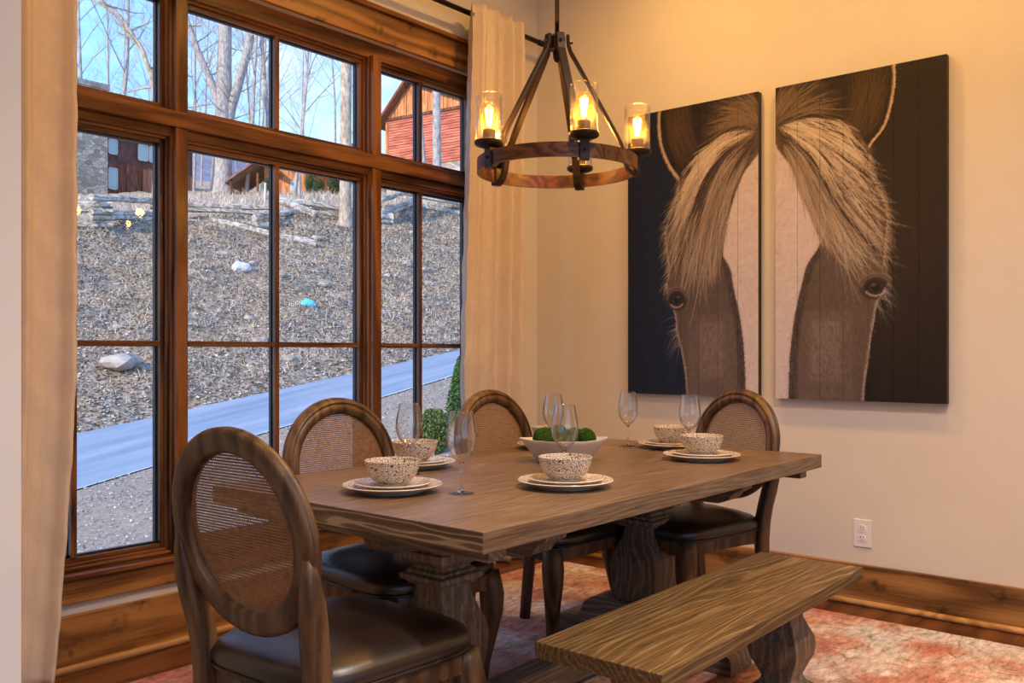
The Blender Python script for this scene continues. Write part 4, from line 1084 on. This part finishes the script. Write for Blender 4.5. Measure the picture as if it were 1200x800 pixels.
def wine_glass():
    rt = empty('wine_glass', (0, 0, 0))
    m = MB(); m.lathe([(0, .0005), (.034, .0005), (.0355, .001), (.034, .002), (.018, .0045), (.006, .008), (0, .009), (0, .0005)], 40); m.build('foot', M['stem'], rt, weld=True)
    m = MB(); m.lathe([(0, .007), (.0052, .007), (.0034, .018), (.003, .05), (.0036, .075), (.007, .0875), (0, .0885)], 20); m.build('stem', M['stem'], rt, weld=True)
    m = MB(); m.lathe([(0, .085), (.006, .086), (.016, .094), (.030, .112), (.0395, .132), (.0425, .150), (.0415, .170), (.0375, .195), (.0315, .2265), (.0308, .2275), (.0303, .2265), (.0362, .195), (.0402, .170), (.0411, .150), (.0382, .133), (.029, .1135), (.015, .0965), (0, .0915)], 48); m.build('bowl', M['wine'], rt)
    return rt
SET = [(1.425, -2.445, 'near table end'),
       (1.085, -2.035, 'window side nearer the camera'),
       (1.745, -2.062, 'bench side nearer the camera'),
       (1.730, -1.210, 'bench side beyond the centre bowl'),
       (1.450, -.935, 'far table end'),
       (1.075, -1.262, 'window side behind the moss bowl')]
dp, sp_, bw = dinner_plate(), salad_plate(), bowl()
for i, (x, y, lab) in enumerate(SET):
    for (src, dz, dx, nm, cat, grp) in ((dp, 0, 0, 'dotted cream dinner plate at the ', 'plate', 'dotted dinner plates'), (sp_, .0122, .002, 'dotted salad plate under the bowl at the ', 'plate', 'dotted salad plates'), (bw, .0192, 0, 'brown dotted soup bowl at the ', 'bowl', 'dotted soup bowls')):
        o = src if i == 0 else src.copy()
        if i: COL.objects.link(o)
        o.location = (x + dx, y, TZ + dz); o.rotation_euler = (0, 0, i * 1.3)
        props(o, nm + lab, cat, grp)
gl = wine_glass()
GLS = [(1.601, -2.349, 'wine glass standing alone at the near end, right of the front plate'),
       (1.205, -2.175, 'wine glass behind the near end bowl, against the window'),
       (1.640, -1.925, 'wine glass behind the bench side bowl, before the moss bowl'),
       (1.175, -1.375, 'wine glass on the window side, beyond the moss bowl'),
       (1.280, -1.003, 'wine glass at far end, left of the far plates, before the wall'),
       (1.604, -1.070, 'wine glass in front of the far cane chair back')]
for i, (x, y, lab) in enumerate(GLS):
    g = gl if i == 0 else copy_tree(gl)
    g.location = (x, y, TZ); g.rotation_euler = (0, 0, i)
    props(g, lab, 'glass', 'wine glasses on the table')

# centre bowl with moss balls
def sqr(h, z, n=48, e_=.45):
    out = []
    for i in range(n):
        t = 2 * math.pi * (i + .5) / n; c, s = math.cos(t), math.sin(t)
        x = math.copysign(abs(c) ** e_, c); y = math.copysign(abs(s) ** e_, s)
        sag = 1 - .07 * (1 - min(abs(x), abs(y)) ** 2)
        out.append((h * x * sag, h * y * sag, z + (.010 * (abs(x * y)) ** 2 if z > .05 else 0)))
    return out
m = MB(); m.rings([sqr(.002, .004), sqr(.072, 0), sqr(.078, .003), sqr(.100, .030), sqr(.124, .062), sqr(.135, .076), sqr(.135, .080), sqr(.130, .080), sqr(.116, .060), sqr(.092, .030), sqr(.070, .010), sqr(.002, .009)], True, False, False)
o = m.build('serving_bowl', M['dough'], auto=45); o.location = (1.375, -1.575, TZ); props(o, 'square ivory bowl with flared sides in the table centre', 'bowl')
def moss(seed, r):
    rg = random.Random(seed); bm = bmesh.new(); bmesh.ops.create_icosphere(bm, subdivisions=4, radius=r)
    for v in bm.verts:
        d = 1 + .05 * math.sin(v.co.x * 90 + seed) * math.sin(v.co.y * 80) + rg.uniform(-.035, .035); v.co *= d
    me = bpy.data.meshes.new('moss_ball'); bm.to_mesh(me); bm.free(); me.materials.append(M['moss'])
    me.polygons.foreach_set('use_smooth', [True] * len(me.polygons))
    return me
MS = [(-.050, -.050, 0.081, .041, 'front left moss ball nearest the camera in the ivory bowl'), (-.055, .038, 0.083, .041, 'left back moss ball against the rim of the ivory bowl'),
      (.040, -.026, 0.079, .038, 'moss ball in the middle front of the ivory bowl'), (.060, .052, 0.081, .038, 'moss ball at the right end of the ivory bowl'), (.000, .068, 0.081, .036, 'moss ball at the back centre of the ivory bowl'), (-.006, .010, 0.081, .030, 'smallest moss ball wedged between the others in the ivory bowl')]
for i, (x, y, z, r, lab) in enumerate(MS):
    o = bpy.data.objects.new('moss_ball', moss(i, r)); COL.objects.link(o); o.location = (1.375 + x, -1.575 + y, TZ + z)
    props(o, lab, 'moss ball', 'moss balls in the ivory bowl')

# ------------------------------------------------------------------ chandelier
CHX, CHY, RZ = 1.47, -1.74, 1.778
Ch = empty('chandelier', (CHX, CHY, CEIL), label='bronze and wood ring chandelier with five glass cylinder lamps above the table', cat='chandelier')
def C_(z): return z - CEIL
m = MB(); m.lathe([(0, 0), (.065, 0), (.065, -.012), (.045, -.028), (.012, -.032), (0, -.032)], 32); m.build('canopy', M['metal'], Ch)
m = MB(); m.tube([(0, 0, -.02), (0, 0, C_(2.19))], .0075, 12); m.build('rod', M['metal'], Ch)
m = MB(); m.lathe([(0, C_(2.225)), (.018, C_(2.225)), (.028, C_(2.215)), (.028, C_(2.175)), (.014, C_(2.168)), (.014, C_(2.15)), (.008, C_(2.135)), (0, C_(2.13))], 10, smooth=False); m.build('hub', M['metal'], Ch)
m = MB(); r0, r1, zz0, zz1 = .263, .271, C_(RZ - .023), C_(RZ + .023)
m.lathe([(r0, zz0), (r1, zz0), (r1, zz1), (r0, zz1), (r0, zz0)], 96, smooth=True); m.build('ring', M['ringwood'], Ch, weld=True, auto=40)
for k in range(5):
    th = R(-34.8 + 72 * k); ct, st = math.cos(th), math.sin(th); tg = (-st, ct, 0)
    def P(r, z): return (r * ct, r * st, C_(z))
    m = MB(); pts = [P(.036, 2.222), P(.038, 2.19), P(.046, 2.165), P(.10, 2.067), P(.155, 1.967), P(.205, 1.876), P(.217, 1.85), P(.224, 1.82), P(.229, 1.793), P(.239, 1.768), P(.253, 1.754), P(.268, 1.751)]
    m.tube(pts, .0135, 4, flat=(1.42, .62), up=(ct, st, .3), smooth=False); sm_ = m.build('strap', M['metal'], Ch, bevel=.002)
    m = MB(); m.tube([P(.034, 2.197), P(.053, 2.197)], .005, 8); m.build('bolt', M['metal'], sm_)
    # clamp on the ring
    m = MB(); c0, c1 = .256, .278
    q = [(c0, -.016), (c1, -.016), (c1, .016), (c0, .016)]
    m.rings([[(r * ct - s_ * st, r * st + s_ * ct, C_(z)) for r, s_ in q] for z in (RZ - .033, RZ + .033)], smooth=False)
    m.tube([P(.276, RZ), P(.284, RZ)], .0045, 8); m.build('clamp', M['metal'], Ch, bevel=.002)
    # lamp cup
    cc = (.270 * ct, .270 * st, 0)
    m = MB(); m.lathe([(0, C_(RZ + .031)), (.018, C_(RZ + .031)), (.030, C_(RZ + .033)), (.043, C_(RZ + .038)), (.0475, C_(RZ + .043)), (.0475, C_(RZ + .052)), (.044, C_(RZ + .054)), (0, C_(RZ + .054))], 32, cc); cup = m.build('cup', M['metal'], Ch, auto=50)
    m = MB(); m.lathe([(0, C_(RZ + .054)), (.021, C_(RZ + .054)), (.021, C_(RZ + .086)), (.019, C_(RZ + .089)), (0, C_(RZ + .089))], 20, cc); m.build('socket', M['socket'], cup, auto=50)
    zb_ = C_(RZ + .053)
    m = MB(); m.lathe([(.0425, zb_), (.0435, zb_ + .002), (.0435, zb_ + .146), (.0425, zb_ + .148), (.0415, zb_ + .146), (.0415, zb_ + .002)], 40, cc); m.build('glass_shade', M['seeded'], cup)
    zb_ = C_(RZ + .088)
    m = MB(); m.lathe([(.011, zb_), (.013, zb_ + .010), (.022, zb_ + .028), (.0285, zb_ + .048), (.029, zb_ + .060), (.024, zb_ + .076), (.012, zb_ + .086), (.003, zb_ + .090), (0, zb_ + .0905)], 24, cc); bl_ = m.build('bulb', M['bulb'], cup)
    m = MB()
    for q in range(7):
        a = 2 * math.pi * q / 7; a2 = a + .45
        m.tube([(cc[0] + .006 * math.cos(a), cc[1] + .006 * math.sin(a), zb_ + .014), (cc[0] + .0125 * math.cos(a2), cc[1] + .0125 * math.sin(a2), zb_ + .070)], .0012, 5)
    m.build('filament', M['filament'], bl_)
    ld = bpy.data.lights.new('bulb_light', 'POINT'); ld.energy = BULB_POWER; ld.color = WARM; ld.shadow_soft_size = .022
    lo = bpy.data.objects.new('bulb_light', ld); COL.objects.link(lo); lo.parent = cup; lo.location = (cc[0], cc[1], zb_ + .045)

# ------------------------------------------------------------------ horse diptych painted on planks
RES = 270.0   # paint dots per metre
def srgb(c):
    # pigment tone as painted (a little cooler than it looks under the warm lamps)
    l = [(v / 255 / 12.92) if v / 255 <= .04045 else ((v / 255 + .055) / 1.055) ** 2.4 for v in c]
    return (l[0] * .80, l[1] * .92, l[2] * 1.12)
def poly_mask(X, Z, pts):
    inside = np.zeros(X.shape, bool); n = len(pts); j = n - 1
    for i in range(n):
        xi, zi = pts[i]; xj, zj = pts[j]
        if zi != zj:
            c = ((zi > Z) != (zj > Z)) & (X < (xj - xi) * (Z - zi) / (zj - zi) + xi); inside ^= c
        j = i
    return inside
def blur(a, k):
    for _ in range(k):
        p = np.pad(a, ((1, 1), (1, 1)) + ((0, 0),) * (a.ndim - 2), mode='edge')
        a = (p[:-2, 1:-1] + p[2:, 1:-1] + p[1:-1, :-2] + p[1:-1, 2:] + 2 * p[1:-1, 1:-1]) / 6
    return a
def smoothcurve(pts, n):
    P = np.array(pts, float); d = np.r_[0, np.cumsum(np.hypot(*np.diff(P, axis=0).T))]; t = np.linspace(0, d[-1], n)
    m_ = np.gradient(P, d, axis=0); out = []
    for tt in t:
        i = min(np.searchsorted(d, tt, side='right') - 1, len(P) - 2); h = d[i + 1] - d[i]; s = (tt - d[i]) / h
        out.append((2 * s**3 - 3 * s**2 + 1) * P[i] + (s**3 - 2 * s**2 + s) * h * m_[i] + (-2 * s**3 + 3 * s**2) * P[i + 1] + (s**3 - s**2) * h * m_[i + 1])
    return np.array(out)
class Canvas:
    def __init__(s, x0, x1, z0, z1, bgc, seed):
        s.x0, s.x1, s.z0, s.z1 = x0, x1, z0, z1
        s.w = int((x1 - x0) * RES); s.h = int((z1 - z0) * RES)
        s.rg = np.random.default_rng(seed)
        s.X, s.Z = np.meshgrid(np.linspace(x0, x1, s.w), np.linspace(z0, z1, s.h))
        s.a = np.zeros((s.h, s.w, 3)) + np.array(bgc)
        st = blur(s.rg.random((s.h, s.w)), 1)
        for _ in range(14): st = (np.roll(st, 1, 0) + st + np.roll(st, -1, 0)) / 3
        s.grain = (st - st.mean()) / st.std()
        s.a *= (1 + .10 * s.grain)[..., None]
    def noise(s, k):
        q = blur(s.rg.random((s.h, s.w)), k); return (q - q.mean()) / q.std()
    def fill(s, mask, col, soft=1, var=.08, k=6):
        mk = blur(mask.astype(float), soft)[..., None]; c = np.array(col)[None, None] * (1 + var * s.noise(k))[..., None]
        s.a = s.a * (1 - mk) + c * mk
    def strokes(s, px, pz, col, alpha, wd=1):
        """px,pz arrays (n,k); col (n,3); alpha (n,k)"""
        ix = ((px - s.x0) / (s.x1 - s.x0) * (s.w - 1)); iz = ((pz - s.z0) / (s.z1 - s.z0) * (s.h - 1))
        n, k = px.shape
        for i in range(n):
            for o in range(wd):
                xi = np.round(ix[i] + o).astype(int); zi = np.round(iz[i]).astype(int)
                ok = (xi >= 0) & (xi < s.w) & (zi >= 0) & (zi < s.h)
                xi, zi, al = xi[ok], zi[ok], alpha[i][ok][:, None]
                s.a[zi, xi] = s.a[zi, xi] * (1 - al) + col[i] * al
    def hair(s, guides, n, c_dark, c_light, curve=1.0, jit=.012, t0=(0, .5), ln=(.3, .8), wd=1, alpha=.8, bias=1.0):
        G = [smoothcurve(g, 60) for g in guides]; G = np.array(G)
        rg = s.rg; k = 130
        nc_ = 70; cu = rg.random(nc_); cb = rg.random(nc_); ck = rg.integers(0, nc_, n); u = np.clip(cu[ck] + rg.normal(0, .012, n), 0, .9999) * (len(G) - 1); i = np.clip(u.astype(int), 0, len(G) - 2); f = (u - i)[:, None, None]
        C0 = G[i] * (1 - f) + G[i + 1] * f
        a0 = rg.uniform(t0[0], t0[1], n); L = rg.uniform(ln[0], ln[1], n); a1 = np.minimum(a0 + L, 1.0)
        tt = a0[:, None] + (a1 - a0)[:, None] * np.linspace(0, 1, k)[None]
        fi = tt * 59; j = np.clip(fi.astype(int), 0, 58); fr = (fi - j)[..., None]
        idx = np.arange(n)[:, None]
        P = C0[idx, j] * (1 - fr) + C0[idx, j + 1] * fr
        cj = rg.normal(0, jit, (nc_, 2)); bend = (cj[ck] + rg.normal(0, jit * .6, (n, 2)))[:, None] * (np.linspace(0, 1, k) ** 2)[None, :, None] + rg.normal(0, jit * .5, (n, 2))[:, None]
        P = P + bend
        q = np.clip(cb[ck][:, None] + rg.normal(0, .2, (n, 1)), 0, 1); col = np.array(c_dark) * (1 - q) + np.array(c_light) * q
        al = alpha * np.sin(np.linspace(0.15, np.pi, k)) ** .5; al = np.repeat(al[None], n, 0)
        s.strokes(P[..., 0], P[..., 1], col, al, wd)
    def edgefur(s, line, n, L, col, ang, spread=.5, alpha=.7):
        G = smoothcurve(line, 200); rg = s.rg; i = rg.integers(0, 199, n); t = G[i + 1] - G[i]; th = np.arctan2(t[:, 1], t[:, 0]) + ang + rg.normal(0, spread, n)
        ll = L * rg.uniform(.4, 1.2, n); k = 24; r = np.linspace(0, 1, k)[None] * ll[:, None]
        px = G[i, 0][:, None] + np.cos(th)[:, None] * r; pz = G[i, 1][:, None] + np.sin(th)[:, None] * r - .3 * r * r / L
        c = np.array(col)[None] * rg.uniform(.6, 1.2, (n, 1)); s.strokes(px, pz, c, np.repeat(alpha * np.linspace(1, .2, k)[None], n, 0))
    def eye(s, c, rx, rz_, side):
        X, Z = s.X, s.Z; dx = (X - c[0]) / rx; dz = (Z - c[1]) / rz_
        s.fill((dx / 1.5) ** 2 + (dz / 1.45) ** 2 < 1, srgb((62, 46, 38)), 5, .1)
        for k, (f, cc) in enumerate(((1.75, (124, 100, 86)), (1.50, (82, 64, 54)), (1.32, (118, 94, 80)), (1.12, (44, 33, 28)))):
            s.fill((np.abs(np.sqrt(dx ** 2 + ((dz - .15) / 1.0) ** 2) - f) < .09) & (dz > .15) & (np.abs(dx) < 1.5), srgb(cc), 2, .1)
        s.fill(dx ** 2 + dz ** 2 < 1, srgb((30, 22, 20)), 1, .1)
        s.fill(((dx - .05) / .75) ** 2 + ((dz - .0) / .8) ** 2 < 1, srgb((52, 36, 30)), 1, .15)
        s.fill(((dx) / .42) ** 2 + ((dz - .05) / .55) ** 2 < 1, srgb((14, 12, 14)), 1, .05)
        s.fill(((dx + .2 * side) / .26) ** 2 + ((dz - .42) / .14) ** 2 < 1, srgb((92, 90, 98)), 2, .05)
        s.fill((np.abs(np.sqrt(dx ** 2 + dz ** 2) - 1.02) < .10) & (dz < -.45), srgb((176, 148, 134)), 1, .05)
TAN = srgb((205, 165, 122)); DKB = srgb((62, 44, 30)); MID = srgb((128, 98, 70)); COAT = srgb((98, 78, 64)); WHT = srgb((222, 196, 182))
def paint(side):
    if side == 'R':
        c = Canvas(1.500, 2.265, .93, 2.425, srgb((36, 25, 21)), 3)
        c.a *= (.85 + .35 * (c.Z - .93) / 1.5)[..., None]
        ear = [(2.05, 2.45), (2.052, 2.347), (2.037, 2.246), (2.002, 2.148), (1.951, 2.088), (1.935, 2.063)]
        out = [(1.94, 2.042), (1.94, 1.978), (1.971, 1.90), (2.007, 1.812), (2.017, 1.738), (2.012, 1.660), (2.007, 1.596), (2.002, 1.544), (2.022, 1.49), (2.022, 1.459), (1.992, 1.408), (1.971, 1.356), (1.966, 1.315), (1.951, 1.231), (1.935, 1.104), (1.92, .998), (1.914, .90)]
        inner = 1.45
        blaze = [(1.509, 2.13), (1.603, 2.001), (1.66, 1.883), (1.715, 1.767), (1.735, 1.70), (1.71, 1.64), (1.66, 1.566), (1.625, 1.446), (1.597, 1.324), (1.574, 1.146), (1.566, .90)]
        eye = (1.970, 1.440, .046, .034, 1)
        G = [[(1.498, 2.297), (1.671, 2.273), (1.825, 2.209), (1.92, 2.092)], [(1.498, 2.263), (1.671, 2.201), (1.835, 2.1), (1.96, 1.958)], [(1.503, 2.251), (1.693, 2.121), (1.846, 1.948), (2.012, 1.751)],
             [(1.503, 2.24), (1.671, 2.091), (1.803, 1.845), (2.00, 1.585)], [(1.503, 2.228), (1.625, 2.098), (1.76, 1.85), (1.909, 1.557)], [(1.503, 2.211), (1.591, 2.103), (1.693, 1.857), (1.80, 1.567)], [(1.503, 2.194), (1.556, 2.108), (1.637, 1.908), (1.735, 1.68)]]
        tuft = [[(1.49, 2.27), (1.50, 2.36), (1.56, 2.44)], [(1.49, 2.26), (1.56, 2.36), (1.66, 2.43)], [(1.49, 2.255), (1.62, 2.34), (1.76, 2.38)], [(1.49, 2.25), (1.64, 2.30), (1.82, 2.31)], [(1.49, 2.245), (1.66, 2.27), (1.85, 2.22)]]
        sg = 1
    else:
        c = Canvas(.662, 1.412, .93, 2.425, srgb((17, 25, 44)), 5)
        ear = [(.859, 2.45), (.856, 2.336), (.869, 2.244), (.901, 2.161), (.946, 2.088), (.977, 2.051)]
        out = [(.977, 2.051), (.968, 1.963), (.927, 1.878), (.901, 1.791), (.908, 1.679), (.918, 1.577), (.901, 1.511), (.901, 1.466), (.933, 1.398), (.952, 1.341), (.958, 1.275), (.983, 1.185), (1.008, 1.064), (1.023, .90)]
        inner = 1.45
        blaze = [(1.42, 2.13), (1.396, 2.103), (1.329, 2.028), (1.283, 1.927), (1.237, 1.826), (1.213, 1.74), (1.219, 1.645), (1.26, 1.568), (1.283, 1.46), (1.311, 1.342), (1.329, 1.226), (1.34, 1.099), (1.345, .90)]
        eye = (.960, 1.422, .040, .036, -1)
        G = [[(1.416, 2.262), (1.237, 2.243), (1.094, 2.167), (.983, 2.061)], [(1.416, 2.255), (1.202, 2.194), (1.045, 2.053), (.945, 1.919)], [(1.416, 2.245), (1.19, 2.175), (1.021, 1.979), (.90, 1.748)],
             [(1.416, 2.235), (1.213, 2.139), (1.033, 1.867), (.925, 1.589)], [(1.416, 2.225), (1.237, 2.104), (1.106, 1.817), (1.021, 1.516)], [(1.416, 2.215), (1.283, 2.076), (1.178, 1.81), (1.118, 1.467)], [(1.416, 2.19), (1.329, 2.049), (1.248, 1.846), (1.202, 1.528)]]
        tuft = [[(1.42, 2.27), (1.41, 2.36), (1.36, 2.44)], [(1.42, 2.265), (1.34, 2.38), (1.24, 2.43)], [(1.42, 2.26), (1.30, 2.34), (1.16, 2.38)], [(1.42, 2.255), (1.28, 2.30), (1.12, 2.29)], [(1.42, 2.25), (1.25, 2.27), (1.08, 2.20)]]
        sg = -1
        # wood figure on the dark boards
        q = np.sin(40 * np.hypot((c.X - .76) * 7, (c.Z - 1.95)) + 1.5 * c.noise(60)); c.a *= (1 + .22 * (q > .7) * (np.abs(c.X - .76) < .06))[..., None]
    far = 1.45
    head = [(far, 2.50)] + ear + out + [(far, .90)]
    hm = poly_mask(c.X, c.Z, head)
    c.fill(hm, COAT, 1, .07, 10)
    # modelling of the face: painted tones of the coat
    mid = (c.X - 1.45) * sg
    c.fill(hm & (mid > .12) & (c.Z < 1.35) & (mid < .42), srgb((112, 90, 76)), 14, .06, 10)
    c.fill(hm & (mid > .22) & (mid < .36) & (c.Z > 1.02) & (c.Z < 1.30), srgb((132, 108, 94)), 22, .05, 12)
    earp = [(far, 2.50)] + ear + [((ear[-1][0] * .8 + far * .2), 2.14), (far, 2.27)]
    c.fill(poly_mask(c.X, c.Z, earp), srgb((38, 27, 19)), 3, .25, 14)
    c.hair([[(a_ - sg * .04, b_ + .02) for a_, b_ in ear][::-1], [(a_ - sg * .17, b_ + .05) for a_, b_ in ear][::-1]], 260, srgb((40, 28, 18)), srgb((104, 74, 46)), jit=.02, alpha=.35)
    bz = blaze + [(far + sg * 0, .90), (far, 2.20)]
    bl_ = poly_mask(c.X, c.Z, [(1.452, 2.30)] + blaze + [(1.452, .90)])
    c.fill(bl_, WHT, 2, .035, 5)
    c.fill(bl_ & (c.noise(7) > 1.9), srgb((208, 180, 164)), 1, .05)
    bz2 = [(p[0] + sg * .035, p[1]) for p in blaze[3:]]
    c.fill(poly_mask(c.X, c.Z, blaze[3:] + bz2[::-1]) & hm & ~bl_, srgb((66, 50, 41)), 7, .1, 6)
    c.edgefur(blaze[2:], 900, .016, WHT, -sg * 1.0 if sg > 0 else 1.0, .5, .6)
    c.edgefur(blaze[2:], 700, .018, srgb((84, 64, 52)), sg * 0.6 + (math.pi if sg > 0 else math.pi) * 0, .5, .5)
    # short coat hair
    n = 5200; X0 = c.rg.uniform(c.x0, c.x1, n); Z0 = c.rg.uniform(.93, 1.75, n)
    ok = poly_mask(X0, Z0, head) & ~poly_mask(X0, Z0, [(1.452, 2.30)] + blaze + [(1.452, .90)]); X0, Z0 = X0[ok], Z0[ok]; n = len(X0)
    k = 18; r = np.linspace(0, 1, k)[None] * c.rg.uniform(.01, .03, n)[:, None]; th = c.rg.normal(-1.57 + sg * .25, .25, n)[:, None]
    c.strokes(X0[:, None] + np.cos(th) * r, Z0[:, None] + np.sin(th) * r, np.array(COAT)[None] * c.rg.uniform(.55, 1.5, (n, 1)), np.full((n, k), .35))
    c.eye(eye[:2], eye[2], eye[3], sg)
    # pale rim of the cheek and the ear
    o2 = out[-8:]
    for dx_ in np.linspace(0, .016, 5):
        pass
    c.edgefur(o2, 800, .012, srgb((176, 148, 130)), sg * -1.2 if sg > 0 else 1.2, .7, .4)
    er = smoothcurve(ear, 260)
    for dd in range(3):
        px_ = er[:, 0] - sg * dd * .0034 + c.rg.normal(0, .0012, 260); c.strokes(px_[None], er[:, 1][None], np.array([srgb((214, 178, 142))]) * (1 - .2 * dd), np.full((1, 260), .8))
    c.edgefur(ear, 500, .012, srgb((220, 178, 134)), -1.57, .9, .6)
    # forelock : dark under-layer, mid, bright strands
    fl = poly_mask(c.X, c.Z, [tuple(p) for p in smoothcurve(G[0], 20)] + [tuple(p) for p in smoothcurve(G[1], 20)][-3:] + [tuple(G[2][-1]), tuple(G[3][-1])] + [tuple(p) for p in smoothcurve(G[-1], 20)][::-1])
    c.fill(fl & hm, srgb((92, 70, 54)), 8, .1)
    c.hair(G, 2200, srgb((52, 38, 29)), srgb((138, 108, 84)), jit=.010, t0=(0, .7), ln=(.25, .7), alpha=.55, wd=2)
    c.hair(G[3:], 1100, srgb((40, 29, 23)), srgb((104, 80, 62)), jit=.010, t0=(0, .6), ln=(.25, .7), alpha=.65)
    c.hair(G[:5], 900, srgb((96, 73, 56)), srgb((196, 160, 128)), jit=.010, t0=(.02, .7), ln=(.15, .5), alpha=.7)
    c.hair(G[:5], 500, srgb((40, 29, 23)), srgb((80, 60, 46)), jit=.010, t0=(.05, .75), ln=(.2, .5), alpha=.7)
    c.hair(G[:4], 240, srgb((180, 148, 118)), srgb((236, 206, 174)), jit=.012, t0=(.05, .7), ln=(.12, .4), alpha=.8)
    c.hair(G[4:], 300, srgb((110, 86, 68)), srgb((200, 168, 140)), jit=.020, t0=(.1, .8), ln=(.2, .5), alpha=.6)
    c.hair([[(p[0] + sg * .012 * i, p[1] - .05 - .01 * i) for p in g] for i, g in enumerate(G[1:6])], 110, srgb((140, 114, 92)), srgb((214, 184, 156)), jit=.040, t0=(.45, .8), ln=(.25, .5), alpha=.5)
    c.eye(eye[:2], eye[2], eye[3], sg)
    c.hair(tuft, 1700, srgb((34, 24, 18)), srgb((84, 62, 45)), jit=.014, t0=(0, .5), ln=(.3, .9), alpha=.65)
    c.hair(tuft, 160, srgb((100, 76, 54)), srgb((150, 120, 90)), jit=.02, t0=(0, .5), ln=(.3, .7), alpha=.6)
    c.edgefur(out[:8], 130, .055, srgb((196, 166, 136)), (.75 if sg > 0 else -.75), .35, .45)
    c.edgefur(out[9:12], 26, .085, srgb((176, 160, 150)), (1.1 if sg > 0 else -1.1), .35, .4)
    return c
def panel(side, xc, label):
    c = paint(side); w_ = c.x1 - c.x0; h_ = c.z1 - c.z0
    rt = empty('painting', (xc, 0, c.z0), label=label, cat='painting', group='horse head diptych')
    m = MB(); m.box(-w_ / 2, -.030, 0, w_ / 2, -.004, h_); m.build('backing', M['panel_edge'], rt)
    npk = 7; nx = c.w; edges = np.linspace(0, nx - 1, npk + 1).astype(int)
    xs = np.linspace(-w_ / 2, w_ / 2, nx); zs = np.linspace(0, h_, c.h)
    for k in range(npk):
        i0, i1 = edges[k], edges[k + 1]; cols = np.arange(i0, i1 + 1)
        x = xs[cols].copy(); g = .0006
        if k > 0: x[0] += g
        if k < npk - 1: x[-1] -= g
        nX, nZ = len(x), c.h
        XX, ZZ = np.meshgrid(x, zs); v = np.stack([XX, np.full_like(XX, -.040), ZZ], -1).reshape(-1, 3)
        idx = np.arange(nX * nZ).reshape(nZ, nX)
        f = np.stack([idx[:-1, :-1].ravel(), idx[:-1, 1:].ravel(), idx[1:, 1:].ravel(), idx[1:, :-1].ravel()], -1).tolist()
        V = v.tolist(); b0_ = len(V)
        rim = list(idx[0, :]) + list(idx[1:, -1]) + list(idx[-1, :-1][::-1]) + list(idx[1:-1, 0][::-1])
        for q in rim: p = V[q]; V.append([p[0], -.029, p[2]])
        n = len(rim); nf = len(f)
        for q in range(n): f.append([rim[q], b0_ + q, b0_ + (q + 1) % n, rim[(q + 1) % n]])
        me = bpy.data.meshes.new('plank'); me.from_pydata(V, [], f); me.materials.append(M['paintwork']); me.materials.append(M['panel_edge'])
        mi = np.zeros(len(f), np.int32); mi[nf:] = 1; me.polygons.foreach_set('material_index', mi)
        cc = np.clip(c.a[:, cols], 0, 1).reshape(-1, 3); cc = np.concatenate([cc, cc[rim]], 0)
        ca = me.color_attributes.new('Col', 'FLOAT_COLOR', 'POINT'); ca.data.foreach_set('color', np.concatenate([cc, np.ones((len(cc), 1))], 1).astype(np.float32).ravel())
        o = bpy.data.objects.new('plank', me); COL.objects.link(o); o.parent = rt
M['panel_edge'] = plain('black_panel_edge', (.012, .011, .012), .5)
def pw():
    m, t, b = newmat('painted_boards'); at = nn(t, 'ShaderNodeAttribute'); at.attribute_name = 'Col'; lk(t, at.outputs['Color'], b.inputs['Base Color'])
    b.inputs['Roughness'].default_value = .5; b.inputs['Specular IOR Level'].default_value = .35
    return m
M['paintwork'] = pw()
panel('L', (.662 + 1.412) / 2, 'left painted panel, half a horse face on navy black boards')
panel('R', (1.500 + 2.265) / 2, 'right painted panel, half a horse face on dark brown boards')
